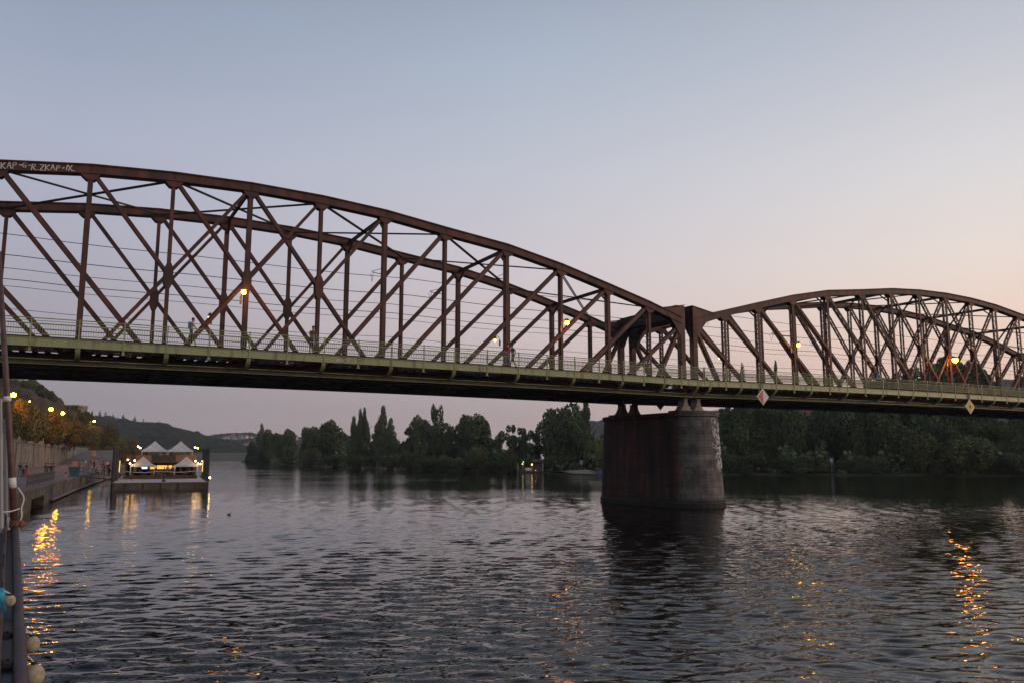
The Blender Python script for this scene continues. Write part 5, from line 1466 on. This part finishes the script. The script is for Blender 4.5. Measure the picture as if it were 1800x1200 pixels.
# undergrowth filling the shade under the far trees: one uncountable mass
def undergrowth(name, pxs, n, hmax, b0, b1, seed):
    r = np.random.default_rng(seed); V, F = [], []
    for i in range(n):
        px = r.uniform(*pxs); p = at_z(px, shore_y(px), 0); d = math.hypot(p.x-CAM.x, p.y-CAM.y) + r.uniform(b0, b1)
        q = at_d(px, 801, d); hh = hmax * (.45 + .55*math.sin(px*.11)*math.sin(px*.037+1)**2 + .2*r.normal())
        c = np.array([q.x, q.y, .5 + max(.1, hh)*r.uniform(0,1)**.7])
        a_ = r.normal(size=3); a_[2] *= .6; a_ /= np.linalg.norm(a_); b_ = np.cross(a_, r.normal(size=3)); b_ /= np.linalg.norm(b_); s = r.uniform(.25,.6)
        k = len(V); V += [tuple(c-a_*s-b_*s*.7), tuple(c+a_*s-b_*s*.6), tuple(c+a_*s*.9+b_*s*.7), tuple(c-a_*s*1.1+b_*s*.6)]; F.append((k,k+1,k+2,k+3))
    me = bpy.data.meshes.new(name); me.from_pydata(V, [], F); me.materials.append(M['leaf']); me.update()
    o = bpy.data.objects.new(name, me); COL.objects.link(o); tag(o, 'dark undergrowth filling the bank below the trees', 'undergrowth', kind='stuff')
undergrowth('undergrowth', (432, 1050), 9000, 4.5, 3, 22, 4)
undergrowth('undergrowth', (1255, 1900), 11000, 6.5, 3, 26, 6)

# embankment trees on the left, lit by the street lamps, their glow also tinted into the leaves
def bank_tree(kind, px, top, wpx, y, label, leaf='leaf_town', low=.04, gz=SZ):
    t = at_y(px, top, y); fw = (t - CAM).dot(Vector((math.sin(YAW), math.cos(YAW), 0)))
    return tree(kind, (t.x, y, gz), t.z - gz, wpx * fw / FPX * 1.1, label, leaf, low=low, group='street trees on the embankment')
for a_ in [('round',8,696,50,124,'street tree left of the leaning mast'),('round',37,700,40,134,'street tree glowing under the nearest lamp'),('round',53,706,50,137,'dark street tree right of the nearest lamp'),('round',66,716,46,163,'brown-green street tree in the middle of the row'),('round',82,718,46,188,'street tree below the middle lamp'),('round',101,731,42,206,'street tree below the third lamp'),('round',124,738,40,211,'orange tinted street tree right of the third lamp'),('round',144,750,42,236,'street tree left of the tall lamp post'),('round',136,719,46,300,'dark tall tree on the slope behind the faint lamp'),('round',117,724,36,285,'dark tree on the slope above the third lamp'),('round',182,744,40,275,'dark tree right of the tall lamp post'),('round',159,745,34,256,'dark tree behind the tall lamp post')]: bank_tree(*a_)
for a_ in [('round',176,768,26,402,'low tree closing the view at the top of the ramp'),('round',192,762,30,406,'tree behind the top of the ramp left of the barge'),('round',208,768,30,412,'tree behind the dark frame of the barge'),('round',226,772,30,418,'low tree behind the lights of the barge'),('bush',160,780,22,400,'bush at the head of the ramp left'),('bush',186,782,26,401,'bush at the head of the ramp right')]: bank_tree(*a_, low=-.3, gz=SZ-3)
for px, top, w_, lab in ((52, 668, 22, 'tree on the brow of the rock hill beside the house'), (67, 676, 16, 'lower tree on the brow of the rock hill'), (86, 685, 13, 'small tree at the right end of the rock hill brow'), (18, 664, 26, 'tree on the rock hill behind the mast'), (98, 698, 6, 'tiny shrub on the rock hill edge')):
    t = at_d(px, top, 400); hgt = w_ * .27 * 1.1
    tree('round', (t.x, t.y, t.z - hgt), hgt, w_*.27*1.15, lab, 'leaf', low=.05, group='trees on the rock hill')
for i, (px, top) in enumerate(((149,724),(156,728),(162,722),(168,729),(176,722),(186,724),(193,730),(199,727),(206,733),(217,727),(237,731),(252,736),(268,741),(288,745),(302,749),(322,756),(345,762),(140,727))):
    t = at_d(px, top, 1490 + 8*(i % 3)); hgt = 20 + (i*7 % 6)
    tree('conifer', (t.x, t.y, t.z - hgt), hgt, 11, 'spiky conifer on the skyline of the wooded hill', 'leaf', low=.05, group='conifers on the skyline of the wooded hill')

# ------------------------------------------------------------------ far buildings, landing stage, small things on the far bank
def house(name, p, w, d, h, roof, rz, label, wall, group=None, nwin=3, flat=False, storeys=2):
    root = empty(name, p, rz); tag(root, label, 'house', group)
    m_ = MB(); m_.box((0,0,h/2-1),(w,d,h+2)); m_.build('wall', wall, root)
    m_ = MB()
    if flat: m_.box((0,0,h+.2),(w+.5,d+.5,.4))
    else: m_.loft([[(-w/2-.4,-d/2-.4,h+.003),(w/2+.4,-d/2-.4,h+.003),(w/2+.4,d/2+.4,h+.003),(-w/2-.4,d/2+.4,h+.003)],[(-w/2+w*.12,-.1,h+roof),(w/2-w*.12,-.1,h+roof),(w/2-w*.12,.1,h+roof),(-w/2+w*.12,.1,h+roof)]])
    m_.build('roof', M['roof_tile'] if not flat else M['plaster_grey'], root)
    for s in range(storeys):
        for k in range(nwin):
            x = -w/2 + w*(k+.5)/nwin; z = h*(s+.5)/storeys
            m_ = MB(); m_.box((x,-d/2-.03,z),(w/nwin*.42,.08,h/storeys*.5)); m_.build('window', M['window_glass'], root)
    return root
face = -YAW
hs = [(392,770,8),(398,768,9),(403,771,8),(408,765,10),(413,769,9),(418,772,8),(422,765,9),(427,769,10),(432,766,8),(436,771,9),(441,768,9),(405,777,9),(416,778,8),(430,777,9),(438,779,9),(398,776,8),(446,774,9),(519,767,11)]
for i, (px, py, w_) in enumerate(hs):
    p = at_d(px, py + 4, 1900 + 12*(i % 4)); c = 'plaster' if i % 3 else 'plaster_grey'
    house('house', p, w_, 8, 6.5, 3.0, face + .3*((i*37 % 5)-2), 'small pale house in the hillside town beyond the barge', M[c], 'houses on the far hillside', nwin=2)
p = at_d(416, 790, 1500); house('long_building', p, 24, 10, 6, 3, face, 'long pale building by the water below the hillside town', M['plaster'], nwin=6, storeys=1)
p = at_d(435, 788, 1480); house('house', p, 11, 9, 9, 4, face, 'larger pale house right of the long building', M['plaster'], nwin=3)
p = at_d(131, 721, 420); house('fort_building', p, 7.6, 8, 2.0, .4, face, 'long stone building on the ridge right of the rock hill', M['stone_wall'], nwin=4, flat=True, storeys=1)
p = at_d(36, 668, 418); house('house', p, 5, 5, 5.5, 2, face, 'pale house on top of the rock hill', M['plaster'], nwin=2)
for i, (px, py, w_, lab) in enumerate(((1266,733,14,'pale block seen just right of the pier head'),(1280,731,12,'second pale block right of the pier head'))):
    p = at_d(px, py+3, 1500); house('apartment_block', p, w_, 9, 11, 1, face, lab, M['plaster'], 'blocks on the hill right of the pier', nwin=4, flat=True, storeys=4)
p = at_d(1412, 728, 260); house('house', (p.x, p.y, 1.5), 9, 7, p.z-1.5, 3.5, face, 'pale gable showing between trees under the right span', M['plaster'], nwin=3, storeys=3)
# landing stage with lamps left of the pier
p = at_z(932, shore_y(932)+.3, 0); ls = empty('landing_stage', p, face); tag(ls, 'small landing stage on the far bank with lamps', 'landing stage')
m_ = MB(); m_.box((0,0,.35),(7,3,.5)); m_.build('pontoon', M['wood_dark'], ls)
for x in (-3.2,3.2):
    m_ = MB(); m_.tube([(x,-1.4,-.5),(x,-1.4,2.4)], .1, 8); m_.build('pile', M['plaster_grey'], ls)
m_ = MB(); m_.box((1.8,.6,2.75),(2.6,1.8,.12)); m_.box((1.8,1.4,1.6),(2.4,.1,2.2)); m_.build('shelter', M['wood_dark'], ls)
m_ = MB(); m_.box((-.4,-1.45,.95),(1.8,.06,.7)); m_.build('signboard', M['sign_white'], ls)
def small_lamp(px, py, d, glow, r_, label, base=.4):
    p = at_d(px, py, d); root = empty('landing_lamp', (p.x, p.y, base)); tag(root, label, 'lamp', 'lamps at the landing stage')
    m_ = MB(); m_.tube([(0,0,0),(0,0,p.z-base)], .05, 6); m_.build('pole', M['plaster_grey'], root)
    m_ = MB(); m_.ball((0,0,p.z-base), r_, 8, 6); m_.build('bulb', M[glow], root, smooth=True)
D0 = math.hypot(p.x-CAM.x, p.y-CAM.y)
small_lamp(918.5, 814.5, 212, 'landing_glow', .13, 'white lamp at the left end of the landing stage')
small_lamp(920, 811, 213, 'green_glow', .13, 'green signal lamp above the white landing lamp')
small_lamp(935, 815.5, 206, 'landing_glow', .2, 'bright warm lamp in the middle of the landing stage')
small_lamp(941.5, 826, 209, 'landing_glow', .09, 'small low lamp at the right end of the landing stage')
def row_boat(px, py, L, rz, m, label):
    p = at_z(px, py, 0); root = empty('rowing_boat', p, rz); tag(root, label, 'boat', 'small boats along the far bank')
    lp = []
    for i in range(9):
        t = i/8; w_ = .75*math.sin(math.pi*(.12+.8*t))**.7; x = (t-.5)*L
        lp.append([(x,-w_,.55+.2*abs(t-.5)),(x,-w_*.75,.05),(x,0,-.15),(x,w_*.75,.05),(x,w_,.55+.2*abs(t-.5)),(x,w_*.8,.45),(x,0,.12),(x,-w_*.8,.45)])
    m_ = MB(); m_.loft(lp); m_.build('hull', m, root)
    m_ = MB()
    for x in (-L*.2, L*.15): m_.box((x,0,.5),(.25,1.1,.05))
    m_.build('thwart', M['wood_orange'], root)
for a_ in ((578,820.5,3,.3,M['pale_cast'],'pale boat at the waterline left of the poplars'),(642,822.7,2.8,.2,M['pale_cast'],'pale boat below the clustered poplars'),(673,824,2.6,-.2,M['pale_cast'],'small pale boat below the lone poplar'),(700,824.8,2.6,.1,M['pale_cast'],'grey boat right of the lone poplar'),(1054,832.3,3,.4,M['sign_blue'],'blue-green boat beside the stone pier')): row_boat(*a_)
def post_sign(px, py0, py1, wpx, m, mark, label):
    p = at_z(px, shore_y(px), 0); d = math.hypot(p.x-CAM.x, p.y-CAM.y) + 3
    a, b = at_d(px, py1, d), at_d(px, py0, d); w_ = wpx*d*.86/FPX
    root = empty('river_sign', (a.x, a.y, .3), face); tag(root, label, 'sign')
    m_ = MB(); m_.box((0,0,(a.z+b.z)/2-.3),(w_,.06,b.z-a.z)); m_.build('board', m, root)
    m_ = MB(); m_.tube([(0,.06,0),(0,.06,b.z-.3)], .06, 6); m_.build('post', M['plaster_grey'], root)
    if mark:
        m_ = MB(); hh = (b.z-a.z)
        for k in (.22,.5,.78): m_.box((0,-.034,a.z-.3+hh*k),(w_*.7,.004,hh*.13))
        m_.build('marking', M['sign_white'], root)
post_sign(1462, 804, 819, 8, M['sign_blue'], True, 'blue signboard with white marks on the right bank')
post_sign(1022, 808, 815, 6, M['plaster_grey'], False, 'small grey signboard on the sandy spit left of the pier')
strip('sand_spit', [tuple(at_z(x, shore_y(x)-.1, .25)) for x in (965,985,1010,1035,1052)], [tuple(at_z(x, shore_y(x)-y_, .55+.5*y_/9)) for x, y_ in ((965,2),(985,3),(1010,6),(1035,7),(1052,4))], M['sand'], nsub=2)

# ------------------------------------------------------------------ evening haze over the valley
HAZE = 0.00012
m_ = MB(); m_.box((200, 700, 138), (9600, 11000, 292)); hz = m_.build('haze', [], None); tag(hz, 'thin evening haze over the river valley', 'haze', kind='stuff')
hm = bpy.data.materials.new('haze'); hm.use_nodes = True; hn = hm.node_tree.nodes; hn.remove(hn['Principled BSDF'])
pv = hn.new('ShaderNodeVolumePrincipled'); pv.inputs['Color'].default_value = (.86,.88,.95,1); pv.inputs['Density'].default_value = HAZE; pv.inputs['Anisotropy'].default_value = .2
hm.node_tree.links.new(pv.outputs[0], hn['Material Output'].inputs['Volume']); hz.data.materials.append(hm)
